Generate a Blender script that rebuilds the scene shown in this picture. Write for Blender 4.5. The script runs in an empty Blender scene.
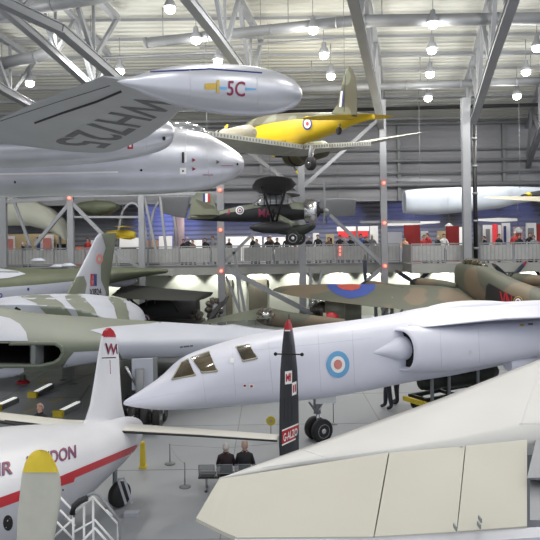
LAMP_E=420; LAMP_UP=165; WORLD_E=.9; EXPO=0.14
import bpy, bmesh, math, random
from mathutils import Vector as V, Matrix
from mathutils.bvhtree import BVHTree
random.seed(7)
S = bpy.context.scene
C = S.collection
F = 650.0; H = 5.6; ROLL = math.radians(0.8)
CT, ST = math.cos(ROLL), math.sin(ROLL)
EYE = V((0, 0, H))

# ---------- pixel <-> place helpers (camera at (0,0,H) looking +Y) ----------
def ray(px, py):
    dx, dy = px-270, 235-py
    return V(((dx*CT+dy*ST)/F, 1.0, (-dx*ST+dy*CT)/F))
def U(px, py, D): return EYE + ray(px, py)*D
def Z(px, py, z):
    r = ray(px, py); return EYE + r*((z-H)/r.z)
def toP(p):
    x = p[0]/p[1]*F; y = (p[2]-H)/p[1]*F
    return (270 + x*CT - y*ST, 235 - (x*ST + y*CT))
RK = 0.2
def roofz(y): return 13.4 + RK*(46-y)
def R(px, py, off):
    r = ray(px, py); return EYE + r*((13.4+RK*46-off-H)/(r.z+RK))
def inpoly(x, y, P):
    c = False; j = len(P)-1
    for i in range(len(P)):
        xi, yi = P[i]; xj, yj = P[j]
        if (yi > y) != (yj > y) and x < (xj-xi)*(y-yi)/(yj-yi)+xi: c = not c
        j = i
    return c

# ---------- materials ----------
def mat(name, col, rough=.5, metal=0.0, var=.06, scale=3.0, bump=0.0, bscale=40.0, emit=None, estr=0, coat=0, detail=4, col2=None, thr=None):
    m = bpy.data.materials.new(name); m.use_nodes = True
    nt = m.node_tree; b = nt.nodes['Principled BSDF']
    b.inputs['Roughness'].default_value = rough; b.inputs['Metallic'].default_value = metal
    if coat: b.inputs['Coat Weight'].default_value = coat
    tc = nt.nodes.new('ShaderNodeTexCoord')
    nz = nt.nodes.new('ShaderNodeTexNoise'); nz.inputs['Scale'].default_value = scale; nz.inputs['Detail'].default_value = detail
    nt.links.new(tc.outputs['Object'], nz.inputs['Vector'])
    rp = nt.nodes.new('ShaderNodeValToRGB')
    c2 = col2 or tuple(c*(1-var*2) for c in col)
    a, z = (thr-.012, thr+.012) if thr else (.3, .7)
    rp.color_ramp.elements[0].position = a; rp.color_ramp.elements[1].position = z
    rp.color_ramp.elements[0].color = (*c2, 1); rp.color_ramp.elements[1].color = (*[min(1, c*(1+(0 if col2 else var*.4))) for c in col], 1)
    nt.links.new(nz.outputs['Fac'], rp.inputs['Fac']); nt.links.new(rp.outputs['Color'], b.inputs['Base Color'])
    if bump:
        n2 = nt.nodes.new('ShaderNodeTexNoise'); n2.inputs['Scale'].default_value = bscale
        nt.links.new(tc.outputs['Object'], n2.inputs['Vector'])
        bp = nt.nodes.new('ShaderNodeBump'); bp.inputs['Strength'].default_value = bump; bp.inputs['Distance'].default_value = .02
        nt.links.new(n2.outputs['Fac'], bp.inputs['Height']); nt.links.new(bp.outputs['Normal'], b.inputs['Normal'])
    if emit:
        b.inputs['Emission Color'].default_value = (*emit, 1); b.inputs['Emission Strength'].default_value = estr
    return m
def corrugated(name, col, axis, pitch, rough=.6, var=.08, depth=.04):
    """cladding with ribs: a wave bump plus thin seams, in object space"""
    m = mat(name, col, rough, 0, var, .25); nt = m.node_tree; b = nt.nodes['Principled BSDF']
    tc = nt.nodes.new('ShaderNodeTexCoord'); w = nt.nodes.new('ShaderNodeTexWave')
    w.bands_direction = axis; w.inputs['Scale'].default_value = 0.314/pitch; w.wave_profile = 'SIN'
    nt.links.new(tc.outputs['Object'], w.inputs['Vector'])
    bp = nt.nodes.new('ShaderNodeBump'); bp.inputs['Strength'].default_value = 1; bp.inputs['Distance'].default_value = depth
    nt.links.new(w.outputs['Fac'], bp.inputs['Height']); nt.links.new(bp.outputs['Normal'], b.inputs['Normal'])
    return m
M = dict(
 white=mat('white_gloss_paint', (.76,.76,.80), .35, 0, .03, .8),
 tsr=mat('anti_flash_white', (.70,.71,.81), .4, 0, .03, .6),
 cream=mat('cream_elevon_paint', (.45,.435,.375), .5, 0, .03, .7),
 wingwhite=mat('grey_white_wing_paint', (.55,.545,.535), .45, 0, .03, .6),
 creamtop=mat('ivory_paint', (.68,.66,.59), .4, 0, .04, 1),
 silver=mat('silver_paint', (.60,.61,.67), .33, .62, .05, 1.2),
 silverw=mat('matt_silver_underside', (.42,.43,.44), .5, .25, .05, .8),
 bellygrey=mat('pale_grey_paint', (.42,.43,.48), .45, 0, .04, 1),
 red=mat('red_paint', (.46,.018,.03), .4, 0, .05),
 maroon=mat('maroon_paint', (.25,.02,.07), .4),
 yellow=mat('trainer_yellow_paint', (.68,.47,.012), .45, 0, .05, 1),
 dullyellow=mat('dull_yellow_paint', (.66,.50,.03), .6, 0, .05, 4),
 olive=mat('olive_green_paint', (.105,.12,.075), .6, 0, .10, 1),
 camogreen=mat('dark_sea_green_paint', (.17,.19,.145), .5, 0, .05, .8),
 camograey=mat('medium_sea_grey_paint', (.46,.48,.55), .5, 0, .04, .6),
 camo=mat('brown_green_camouflage', (.16,.125,.085), .65, 0, .05, .38, col2=(.095,.10,.075), thr=.5, detail=1),
 camo2=mat('green_grey_camouflage', (.16,.17,.12), .6, 0, .05, .7, col2=(.09,.085,.055), thr=.5, detail=1),
 black=mat('black_paint', (.018,.018,.021), .5, 0, .1, 3),
 finblack=mat('satin_black_fin_paint', (.028,.028,.034), .4, 0, .1, 3),
 dark=mat('dark_recess', (.006,.006,.007), .8),
 rubber=mat('tyre_rubber', (.014,.014,.015), .7, 0, .1, 20, .2, 60),
 steel=mat('grey_painted_steel', (.26,.27,.29), .5, .1, .05, 1),
 steeld=mat('darker_painted_steel', (.22,.235,.24), .5, .1, .05, 1),
 galv=mat('galvanised_duct', (.25,.26,.275), .55, .3, .06, 1.5),
 chrome=mat('bright_metal', (.6,.6,.62), .25, .9, .05, 4),
 navy=mat('navy_paint', (.02,.035,.20), .4),
 blue=mat('roundel_blue', (.035,.22,.62), .45),
 paleblue=mat('pale_roundel_blue', (.16,.42,.72), .45),
 pinkred=mat('pale_roundel_red', (.68,.25,.22), .45),
 purew=mat('white_marking', (.85,.85,.85), .5, 0, .01),
 gold=mat('gold_marking', (.62,.42,.06), .45),
 glass=mat('dark_cockpit_glass', (.10,.075,.04), .12, 0, .4, 2, coat=.6),  # brown base colour carries the tan reflection of the cockpit panes
 clear=mat('canopy_plexiglass', (.35,.36,.38), .12, .35, .2, 2, coat=1),
 frame=mat('cockpit_frame_tan', (.42,.39,.30), .5),
 rubberline=mat('panel_gap', (.10,.10,.10), .8),
 faint=mat('faint_panel_line', (.62,.62,.66), .6),
 floor=mat('hangar_floor', (.315,.33,.35), .38, 0, .05, .35, .05, 20),
 fascia=mat('gallery_fascia', (.30,.305,.29), .6, 0, .05, .6),
 deck=mat('gallery_deck', (.25,.25,.25), .7),
 plaster=mat('white_wall_paint', (.52,.535,.46), .8, 0, .02, .3),
 tan=mat('tan_partition', (.52,.42,.26), .7, 0, .04, 1),
 lou=None,
 panel=mat('railing_mesh_panel', (.36,.37,.37), .55, .2, .05, 3),
 lampglow=mat('lamp_glow', (1,1,1), .5, emit=(1,.93,.80), estr=18),
 redglow=mat('red_lamp_glow', (1,.1,.05), .5, emit=(1,.10,.06), estr=5),
 stripglow=mat('strip_light_diffuser', (.85,.85,.82), .5, emit=(1,1,.95), estr=.55),
 orange=mat('orange_plastic', (.75,.13,.02), .5),
 skin=mat('skin', (.55,.33,.25), .6, 0, .03),
 hairg=mat('grey_hair', (.60,.56,.55), .9, 0, .12, 40, .5, 90),
 hairb=mat('brown_hair', (.08,.05,.03), .9, 0, .12, 40, .5, 90),
 hairs=mat('sandy_hair', (.45,.30,.24), .9, 0, .12, 40, .5, 90),
 coatb=mat('black_coat', (.018,.018,.02), .8, 0, .1, 8, .2, 60),
 coatm=mat('dark_plum_coat', (.03,.016,.022), .8, 0, .1, 8, .2, 60),
 trous=mat('dark_trousers', (.03,.032,.045), .8),
 jean=mat('blue_jeans', (.07,.10,.20), .8),
 cred=mat('red_jacket', (.45,.04,.04), .8), cblue=mat('blue_jacket', (.05,.10,.32), .8),
 cgrey=mat('grey_jacket', (.22,.22,.24), .8), cwhite=mat('pale_shirt', (.65,.65,.65), .8),
 bladegrey=mat('pale_blade_paint', (.46,.46,.40), .5, 0, .08, 3),
 serialgrey=mat('worn_serial_paint', (.13,.13,.135), .6, 0, .1, 5),
 blue2=mat('dull_roundel_blue', (.035,.07,.30), .6), bred=mat('dull_roundel_red', (.42,.07,.05), .6),
 hullblue=mat('pale_hull_paint', (.64,.70,.78), .5, 0, .03, .5), turb=mat('turbine_casing', (.42,.43,.34), .5, .3, .1, 3),
 boardglow=mat('backlit_white_board', (.8,.8,.8), .6, emit=(1,.98,.95), estr=.35), redsign=mat('lit_red_sign', (.6,.04,.05), .6, emit=(1,.05,.06), estr=.35), redpanel=mat('dark_red_block', (.36,.03,.03), .7), skinpanel=mat('orange_tinted_board', (.75,.42,.28), .6), pinkpost=mat('pinkish_pillar_paint', (.50,.38,.42), .6),
 black2=mat('black_green_fabric', (.018,.02,.017), .7), trainertan=mat('tan_grey_nacelle', (.27,.25,.19), .5), bladeblue=mat('dark_blue_blade', (.03,.035,.06), .5), doorbrown=mat('dull_brown_door', (.13,.12,.09), .6), joint=mat('slab_joint', (.24,.245,.24), .6),
 cbrown=mat('brown_coat', (.14,.09,.06), .8),
 grn=mat('dark_engine_green', (.02,.026,.02), .5, .3), bronze=mat('engine_metal', (.22,.20,.17), .4, .6, .25, 8),
)
M['roofclad'] = corrugated('roof_cladding', (.58,.585,.54), 'Y', .38)
M['wallclad'] = corrugated('wall_cladding', (.30,.305,.33), 'Z', .5)
M['louvre'] = corrugated('blue_washed_louvre', (.26,.27,.31), 'Z', .35, depth=.08)
M['ribfin'] = corrugated('ribbed_black_fin', (.035,.035,.042), 'X', .07, .4, depth=.02)

# ---------- mesh builder ----------
ROOT = {}
class MB:
    def __init__(s): s.v=[]; s.f=[]; s.m=[]; s.s=[]; s.mats=[]; s._b=None
    def mi(s, m):
        m = M[m] if isinstance(m, str) else m
        if m not in s.mats: s.mats.append(m)
        return s.mats.index(m)
    def add(s, vs, fs, m, smooth=True):
        o = len(s.v); k = s.mi(m); s.v += [V(v) for v in vs]
        for f in fs: s.f.append([i+o for i in f]); s.m.append(k); s.s.append(smooth)
        s._b = None; return s
    def loft(s, rings, m, cap=True, closed=True, smooth=True):
        n = len(rings[0]); vs = [p for r in rings for p in r]; fs = []
        for i in range(len(rings)-1):
            for j in range(n if closed else n-1):
                a = i*n+j; b = i*n+(j+1) % n
                fs.append([a, b, b+n, a+n])
        s.add(vs, fs, m, smooth)
        if cap:
            o = len(s.v)-len(vs); k = s.mi(m)
            s.f += [[o+j for j in range(n)][::-1], [o+(len(rings)-1)*n+j for j in range(n)]]; s.m += [k, k]; s.s += [False, False]
        return s
    def box(s, c, d, m, ax=None):
        c = V(c); X, Y, Zz = ax or (V((1,0,0)), V((0,1,0)), V((0,0,1)))
        vs = [c+X*(d[0]/2*i)+Y*(d[1]/2*j)+Zz*(d[2]/2*k) for i in (-1,1) for j in (-1,1) for k in (-1,1)]
        return s.add(vs, [[0,1,3,2],[4,6,7,5],[0,4,5,1],[2,3,7,6],[0,2,6,4],[1,5,7,3]], m, False)
    def beam(s, a, b, w, h, m):
        a = V(a); b = V(b); d = b-a; L = d.length; d.normalize()
        up = V((0,0,1)) if abs(d.z) < .97 else V((0,1,0))
        sd = d.cross(up).normalized(); up = sd.cross(d)
        return s.box((a+b)/2, (L, w, h), m, (d, sd, up))
    def tube(s, pts, r, m, n=8, r1=None):
        pts = [V(p) for p in pts]; rings = []
        N = len(pts)
        for i, p in enumerate(pts):
            d = (pts[min(i+1, N-1)]-pts[max(i-1, 0)]).normalized()
            up = V((0,0,1)) if abs(d.z) < .9 else V((0,1,0))
            a = d.cross(up).normalized(); b = a.cross(d)
            rr = r if r1 is None else r+(r1-r)*i/(N-1)
            if isinstance(r, (list, tuple)): rr = r[i]
            rings.append([p+a*(rr*math.cos(t*2*math.pi/n))+b*(rr*math.sin(t*2*math.pi/n)) for t in range(n)])
        return s.loft(rings, m)
    def lathe(s, o, ax, prof, m, n=24):
        o = V(o); ax = V(ax).normalized(); up = V((0,0,1)) if abs(ax.z) < .9 else V((0,1,0))
        a = ax.cross(up).normalized(); b = a.cross(ax)
        rings = [[o+ax*t+a*(r*math.cos(k*2*math.pi/n))+b*(r*math.sin(k*2*math.pi/n)) for k in range(n)] for t, r in prof]
        return s.loft(rings, m)
    def ball(s, o, r, m, n=12, sc=(1,1,1)):
        o = V(o); rings = []
        for i in range(n//2+1):
            t = math.pi*i/(n//2); rr = max(math.sin(t), .01)
            rings.append([o+V((r*sc[0]*rr*math.cos(2*math.pi*k/n), r*sc[1]*rr*math.sin(2*math.pi*k/n), r*sc[2]*math.cos(t))) for k in range(n)])
        return s.loft(rings, m)
    def bvh(s):
        if s._b is None: s._b = BVHTree.FromPolygons(s.v, s.f)
        return s._b
    def paint(s, polys, m, front=True, pat=.01):
        """colour the faces that the outline covers"""
        k = s.mi(m)
        if polys and not isinstance(polys[0], list): polys = [polys]
        for i, f in enumerate(s.f):
            c = V((0,0,0))
            for a in f: c += s.v[a]
            c /= len(f)
            if front:
                n = (s.v[f[2]]-s.v[f[0]]).cross(s.v[f[-1]]-s.v[f[1]])
                hit = s.bvh().ray_cast(EYE, (c-EYE).normalized())
                if hit[0] is None or (hit[0]-c).length > .6: continue
            pts = [toP(s.v[a]) for a in f] if pat else [toP(c)]
            if any(all(inpoly(x, y, P) for x, y in pts) for P in polys): s.m[i] = k
        if pat:
            for P in polys: s._po = getattr(s, '_po', 0)+.004; s.patch(P, m, pat+s._po)
        return s
    def cut(s, poly):
        keep = []
        for i, f in enumerate(s.f):
            c = V((0,0,0))
            for a in f: c += s.v[a]
            c /= len(f); x, y = toP(c)
            hit = s.bvh().ray_cast(EYE, (c-EYE).normalized())
            if inpoly(x, y, poly) and hit[0] is not None and (hit[0]-c).length < .5: continue
            keep.append(i)
        s.f=[s.f[i] for i in keep]; s.m=[s.m[i] for i in keep]; s.s=[s.s[i] for i in keep]; s._b=None
    def cast(s, px, py, off=.012, base=None):
        r = ray(px, py).normalized(); h = (base or s.bvh()).ray_cast(EYE, r)
        return None if h[0] is None else h[0]-r*(off*max(1, h[3]/11))
    def decal(s, tri, quad, m, off=.015):
        """flat artwork (unit square) laid onto the surface between four corners bl,br,tr,tl"""
        base = s.bvh(); vs, fs = tri; out = []
        bl, br, tr, tl = quad; last = None
        for u, v in vs:
            x = (bl[0]*(1-u)+br[0]*u)*(1-v)+(tl[0]*(1-u)+tr[0]*u)*v
            y = (bl[1]*(1-u)+br[1]*u)*(1-v)+(tl[1]*(1-u)+tr[1]*u)*v
            p = s.cast(x, y, off, base); out.append(p)
            if p is not None: last = p
        good = [f for f in fs if all(out[i] is not None for i in f)]
        good = [f for f in good if max((out[f[0]]-out[i]).length for i in f) < 2.0]
        if not good: print('DECAL MISS', quad); return s
        out = [p if p is not None else last for p in out]
        used = sorted({i for f in good for i in f}); mp = {a: b for b, a in enumerate(used)}
        s.add([out[i] for i in used], [[mp[i] for i in f] for f in good], m, False); s._b = base
        return s
    def patch(s, poly, m, off=.01, step=2.5):
        """closed outline laid on the surface, cut fine enough to follow its curve"""
        base = s.bvh(); bm = bmesh.new(); bm.faces.new([bm.verts.new((x, y, 0)) for x, y in poly])
        for ax in (0, 1):
            lo = min(p[ax] for p in poly); hi = max(p[ax] for p in poly); st = step; q = lo+st*.37
            while q < hi:
                co = (q,0,0) if ax == 0 else (0,q,0); no = (1,0,0) if ax == 0 else (0,1,0)
                bmesh.ops.bisect_plane(bm, geom=bm.verts[:]+bm.edges[:]+bm.faces[:], plane_co=co, plane_no=no); q += st
        bmesh.ops.triangulate(bm, faces=[f for f in bm.faces if len(f.verts) > 4])
        bm.verts.index_update(); out = [s.cast(v.co.x, v.co.y, off, base) for v in bm.verts]; fs = []
        for f in bm.faces:
            ix = [v.index for v in f.verts]
            if all(out[i] is not None for i in ix) and max((out[a]-out[ix[0]]).length for a in ix) < 2.5: fs.append(ix)
        bm.free(); used = sorted({i for f in fs for i in f}); mp = {a: b for b, a in enumerate(used)}
        if fs: s.add([out[i] for i in used], [[mp[i] for i in f] for f in fs], m, True)
        s._b = base; return s
    def line(s, pts, w, m, off=.012):
        """thin strip along an outline on the surface; w in metres"""
        base = s.bvh(); P = []
        for i in range(len(pts)-1):
            n = max(2, int(math.dist(pts[i], pts[i+1])/4))
            for k in range(n+(i == len(pts)-2)):
                t = k/n; q = s.cast(pts[i][0]*(1-t)+pts[i+1][0]*t, pts[i][1]*(1-t)+pts[i+1][1]*t, off, base)
                if q is not None: P.append(q)
        if len(P) < 2: print('LINE MISS', pts); return s
        vs = []; fs = []
        for i, p in enumerate(P):
            d = (P[min(i+1, len(P)-1)]-P[max(i-1, 0)]).normalized(); sd = d.cross(p-EYE).normalized()
            vs += [p+sd*w/2, p-sd*w/2]
            if i: fs.append([2*i-2, 2*i-1, 2*i+1, 2*i])
        s.add(vs, fs, m, False); s._b = base
        return s
    def build(s, name, parent=None, label=None, kind=None):
        off = ROOT.get(parent.name, V((0,0,0))) if parent else V((0,0,0))
        me = bpy.data.meshes.new(name); me.from_pydata([v-off for v in s.v], [], s.f)
        for m in s.mats: me.materials.append(m)
        me.polygons.foreach_set('material_index', s.m); me.polygons.foreach_set('use_smooth', s.s)
        me.update()
        bm = bmesh.new(); bm.from_mesh(me)
        bmesh.ops.remove_doubles(bm, verts=bm.verts, dist=1e-5)
        bmesh.ops.recalc_face_normals(bm, faces=bm.faces); bm.to_mesh(me); bm.free()
        o = bpy.data.objects.new(name, me); C.objects.link(o)
        if parent: o.parent = parent
        ROOT[o.name] = off
        if label: o['label'] = label
        if kind: o['kind'] = kind
        return o
def tag(o, label, cat, group=None):
    o['label'] = label; o['category'] = cat
    if group: o['group'] = group
    return o
def thing(name, label, cat, loc=(0,0,0), group=None):
    o = bpy.data.objects.new(name, None); C.objects.link(o); o.location = loc; ROOT[o.name] = V(loc)
    o.empty_display_size = .3
    return tag(o, label, cat, group)
def struct(mb, name): return mb.build(name, None, None, 'structure')
def copytree(o, parent=None):
    c = o.copy(); C.objects.link(c)
    if parent: c.parent = parent
    for ch in list(o.children): copytree(ch, c)
    return c

# ---------- artwork for decals (unit square triangle meshes) ----------
_tc = {}
def text(body, bold=0.0, shear=0):
    key = (body, bold, shear)
    if key in _tc: return _tc[key]
    cu = bpy.data.curves.new('lettering', 'FONT'); cu.body = body; cu.offset = bold; cu.shear = shear; cu.resolution_u = 3
    ob = bpy.data.objects.new('lettering', cu); C.objects.link(ob)
    dg = bpy.context.evaluated_depsgraph_get(); me = bpy.data.meshes.new_from_object(ob.evaluated_get(dg))
    bm = bmesh.new(); bm.from_mesh(me); bmesh.ops.triangulate(bm, faces=bm.faces)
    xs = [v.co.x for v in bm.verts]; ys_ = [v.co.y for v in bm.verts]
    for k in range(1, 4*len(body)): bmesh.ops.bisect_plane(bm, geom=bm.verts[:]+bm.edges[:]+bm.faces[:], plane_co=(min(xs)+(max(xs)-min(xs))*k/(4*len(body)),0,0), plane_no=(1,0,0))
    for k in range(1, 6): bmesh.ops.bisect_plane(bm, geom=bm.verts[:]+bm.edges[:]+bm.faces[:], plane_co=(0,min(ys_)+(max(ys_)-min(ys_))*k/6,0), plane_no=(0,1,0))
    vs = [(v.co.x, v.co.y) for v in bm.verts]; bm.verts.index_update(); fs = [[v.index for v in f.verts] for f in bm.faces]
    bm.free(); bpy.data.objects.remove(ob); bpy.data.curves.remove(cu); bpy.data.meshes.remove(me)
    x0 = min(v[0] for v in vs); x1 = max(v[0] for v in vs); y0 = min(v[1] for v in vs); y1 = max(v[1] for v in vs)
    _tc[key] = ([((x-x0)/(x1-x0), (y-y0)/(y1-y0)) for x, y in vs], fs); return _tc[key]
def disc(r0=0.0, r1=1.0, n=32, k=3):
    vs = []; fs = []
    for i in range(k+1):
        r = (r0+(r1-r0)*i/k)/2
        for j in range(n): vs.append((.5+r*math.cos(2*math.pi*j/n), .5+r*math.sin(2*math.pi*j/n)))
    for i in range(k):
        for j in range(n): fs.append([i*n+j, i*n+(j+1) % n, (i+1)*n+(j+1) % n, (i+1)*n+j])
    return vs, fs
def grid(nx=6, ny=6):
    return ([(i/nx, j/ny) for j in range(ny+1) for i in range(nx+1)],
            [[j*(nx+1)+i, j*(nx+1)+i+1, (j+1)*(nx+1)+i+1, (j+1)*(nx+1)+i] for j in range(ny) for i in range(nx)])
def rect(x0, y0, x1, y1): return [(x0,y1),(x1,y1),(x1,y0),(x0,y0)]
def roundel(mb, cx, cy, rx, ry, cols):
    for i, (fr, m) in enumerate(cols):
        inner = cols[i+1][0] if i+1 < len(cols) else 0
        mb.decal(disc(max(inner-.01, 0), fr), rect(cx-rx, cy-ry, cx+rx, cy+ry), m, .015+.004*i)

# ---------- shapes ----------
def cr(vals, n):
    """Catmull-Rom through tuples, n steps each"""
    out = []
    for i in range(len(vals)-1):
        p0 = vals[max(i-1,0)]; p1 = vals[i]; p2 = vals[i+1]; p3 = vals[min(i+2, len(vals)-1)]
        for k in range(n):
            t = k/n
            out.append(tuple(.5*((2*b)+(c-a)*t+(2*a-5*b+4*c-d)*t*t+(3*b-a-3*c+d)*t**3) for a, b, c, d in zip(p0, p1, p2, p3)))
    out.append(tuple(vals[-1])); return out
def plane_hit(px, py, B, h):
    r = ray(px, py); k = r.x
    t = (k*B[1]-B[0])/(h[0]-k*h[1]); D = B[1]+h[1]*t
    return t, H+r.z*D
def ringse(c, side, hw, hu, hd, p=2.0, n=36):
    out = []
    for j in range(n):
        a = 2*math.pi*(j+.5)/n; x = math.cos(a); y = math.sin(a)
        sx = math.copysign(abs(x)**(2/p), x)*hw; sy = math.copysign(abs(y)**(2/p), y)
        out.append(c+side*sx+V((0,0,1))*(sy*(hu if sy > 0 else hd)))
    return out
def body(mb, B, h, st, m, n=36, sub=5, cap=True, shift=0):
    """fuselage along the line B+h*t; stations (px, ytop, ybottom, halfwidth, squareness)"""
    h = V((h[0], h[1])).normalized(); side = V((h.y, -h.x, 0)); rows = []
    for px, yt, yb, hw, p in st:
        t1, z1 = plane_hit(px, yt, B, h); t2, z2 = plane_hit(px, yb, B, h)
        rows.append(((t1+t2)/2, (z1+z2)/2, (z1-z2)/2, hw, p))
    rows = cr(rows, sub)
    mb.loft([ringse(V((B[0]+h.x*t, B[1]+h.y*t, zc))+side*shift, side, max(hw, .008), max(hh, .008), max(hh, .008), p, n) for t, zc, hh, hw, p in rows], m, cap)
    return rows
def foil(le, te, th, up=V((0,0,1)), n=10):
    le = V(le); te = V(te); up = V(up).normalized(); out = []
    def yt(x): return 5*th*(.2969*math.sqrt(x)-.126*x-.3516*x*x+.2843*x**3-.1030*x**4)
    xs = [.5*(1-math.cos(math.pi*i/n)) for i in range(n+1)]
    for x in reversed(xs): out.append(le.lerp(te, x)+up*yt(x))
    for x in xs[1:-1]: out.append(le.lerp(te, x)-up*yt(x))
    return out
def wing(mb, secs, m, sub=8, n=10, up=V((0,0,1)), smooth_end=False):
    rows = []
    for i in range(len(secs)-1):
        for k in range(sub+(i == len(secs)-2)):
            t = k/sub; a = secs[i]; b = secs[i+1]
            rows.append((V(a[0]).lerp(V(b[0]), t), V(a[1]).lerp(V(b[1]), t), a[2]*(1-t)+b[2]*t))
    mb.loft([foil(l, t, th, up, n) for l, t, th in rows], m)
    return mb
def blade(mb, hub, d, L, w, ax, m, tip=None, tw=.6):
    """propeller blade from hub along d; ax the shaft direction"""
    d = V(d).normalized(); ax = V(ax).normalized(); cdir = d.cross(ax).normalized()
    rings = []; prof = [(0,.25),(.12,.3),(.3,.85),(.55,1),(.8,.9),(.93,.62),(.985,.3),(1,.05)]
    for t, k in prof:
        a = tw*(1-t)+.25; c = cdir*math.cos(a)+ax*math.sin(a); nn = d.cross(c).normalized()
        o = V(hub)+d*(L*t); rings.append([o+c*(w/2*k*math.cos(q*math.pi/5))+nn*(w*.09*max(k,.4 if t<.2 else k)*(1.3-t)*math.sin(q*math.pi/5)) for q in range(10)])
    mb.loft(rings, m)
    if tip:
        k = mb.mi(tip); o = len(mb.f)-9-70
        for i in range(len(mb.f)-2-30, len(mb.f)-2): mb.m[i] = k
        mb.m[-1] = k
def wheel(mbt, mbh, c, ax, r, w):
    mbt.lathe(V(c)-V(ax).normalized()*w/2, ax, [(0,r*.55),(0,r*.85),(w*.18,r*.97),(w*.5,r),(w*.82,r*.97),(w,r*.85),(w,r*.55)], 'rubber', 28)
    if mbh: mbh.lathe(V(c)-V(ax).normalized()*(w*.54), ax, [(0,r*.12),(0,r*.2),(w*.1,r*.24),(w*.1,r*.5),(w*.02,r*.56),(w*.06,r*.6),(w*1.02,r*.6),(w*1.06,r*.56),(w*.98,r*.5),(w*.98,r*.24),(w*1.08,r*.2),(w*1.08,r*.12)], 'chrome', 20)
# =================== THE HALL ===================
mb = MB().box((0,31,-.1), (74,66,.2), 'floor'); struct(mb, 'floor')
mb = MB()
for k in range(9):   # expansion joints in the slab
    mb.box((-2, 12+k*3.6, .003), (60,.03,.004), 'joint')
for k in range(12): mb.box((-22+k*4.2, 28, .003), (.03,50,.004), 'joint')
struct(mb, 'trim_1')
# roof: sloping clad plane and its purlins
mb = MB(); ys = [0, 46]; X0, X1 = -36, 36
for y0, y1 in [(0,46)]:
    mb.add([(X0,y0,roofz(y0)),(X1,y0,roofz(y0)),(X1,y1,roofz(y1)),(X0,y1,roofz(y1)),(X0,y0,roofz(y0)+.2),(X1,y0,roofz(y0)+.2),(X1,y1,roofz(y1)+.2),(X0,y1,roofz(y1)+.2)],
      [[0,1,2,3],[4,7,6,5],[0,4,5,1],[1,5,6,2],[2,6,7,3],[3,7,4,0]], 'roofclad', False)
ceil = struct(mb, 'ceiling')
for y in [24+1.9*k for k in range(12)]:
    mb = MB().box((0,y,roofz(y)-.13), (72,.07,.13), 'steel'); mb.build('purlin', ceil)
# upper back wall
mb = MB().box((0,46.1,10.7), (72,.2,5.6), 'wallclad'); wb = struct(mb, 'wall_back')
for py, hh in ((113,.14),(126,.22),(152,.10),(163,.22),(175,.12),(187,.3)):
    z = H+(235-py)*45.8/F; MB().tube([(-36,45.6,z),(36,45.6,z)], hh/2, 'steel', 8).build('wall_rail', wb)
for px in (262,400,505):
    x = (px-270)/F*45.8; MB().box((x,45.85,10.6), (.22,.25,5.4), 'steeld').build('wall_post', wb)
# gallery
gl = MB(); gl.box((0,44.2,3.6), (72,11.8,.3), 'deck'); gl.box((-14,38.3,3.58), (44,.12,.55), 'fascia')
gl.box((0,38.26,3.88), (72,.16,.08), 'steel'); gl.box((22,37.1,3.62), (28.4,2.4,.5), 'fascia')
gal = struct(gl, 'floor_gallery')
for k in range(14):
    MB().beam((-26+4*k,38.6,3.3), (-26+4*k,49,3.3), .14, .25, 'steeld').build('joist', gal)
mb = MB().box((0,44.6,1.72), (72,.2,3.44), 'plaster'); struct(mb, 'wall_lower_back')
mb = MB().box((0,50.4,5.9), (72,.2,4.4), 'louvre'); struct(mb, 'wall_gallery')
mb = MB().box((0,48.3,8.1), (72,4.4,.15), 'deck'); struct(mb, 'ceiling_gallery')
# side walls, far to each side
struct(MB().box((-36.1,24,6.5), (.2,53,13), 'wallclad'), 'wall_left'); struct(MB().box((36.1,24,6.5), (.2,53,13), 'wallclad'), 'wall_right')
# railing of the gallery (left run, and the run on the projecting right part)
def railing(x0, x1, y, name, lab, ends=()):
    t = thing(name, lab, 'railing', (x0, y, 3.9))
    for z in (4.98, ): MB().beam((x0,y,z), (x1,y,z), .07, .07, 'steel').build('handrail', t)
    MB().beam((x0,y,4.0), (x1,y,4.0), .05, .05, 'steel').build('bottom_rail', t)
    n = max(1, round((x1-x0)/1.9)); w = (x1-x0)/n
    for k in range(n+1): MB().box((x0+w*k,y,4.42), (.06,.06,1.1), 'steel').build('post', t)
    for k in range(n):
        p = MB(); p.box((x0+w*(k+.5),y,4.48), (w-.12,.02,.84), 'panel')
        for q in range(8): p.box((x0+w*k+.1+(w-.2)*(q+.5)/8,y-.02,4.48), (.03,.03,.84), 'fascia')
        p.build('infill_panel', t)
    for a, b in ends: MB().box((a,(y+b)/2,4.45), (.05,abs(b-y),1.0), 'panel').build('return_panel', t)
    return t
railing(-22, 7.6, 38.25, 'gallery_railing', 'long grey panelled railing along the main gallery edge, left of the red display panels')
railing(7.8, 21, 35.95, 'gallery_railing', 'grey panelled railing on the projecting right part of the gallery', ((7.8,38.2),))

# steel columns, with braces
def column(px, pytop, D, w, lab, braces=(), lights=(), py0=None):
    x = (px-270)/F*D + .0; base = (x, D, 0)
    top = U(px, pytop, D).z
    xx = U(px, 240, D).x
    t = thing('steel_column', lab, 'column', (xx, D, 0), 'tall grey steel columns')
    c = MB(); c.box((xx,D-w*.35,top/2), (w,.04,top), 'steel'); c.box((xx,D+w*.35,top/2), (w,.04,top), 'steel'); c.box((xx,D,top/2), (w*.35,w*.7,top), 'steel')
    c.build('shaft', t); MB().box((xx,D,.03), (w*2,w*2,.06), 'steeld').build('base_plate', t)
    for a, b, bw in braces:
        MB().beam(U(a[0],a[1],D+.05), U(b[0],b[1],D+.05), bw, bw, 'steel').build('brace', t)
    for ly in lights:
        p = U(px, ly, D-w*.5-.06); p.x = xx
        MB().ball(p, .085, 'redglow', 8).build('warning_lamp', t, 'small glowing red lamp')
    return t
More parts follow.
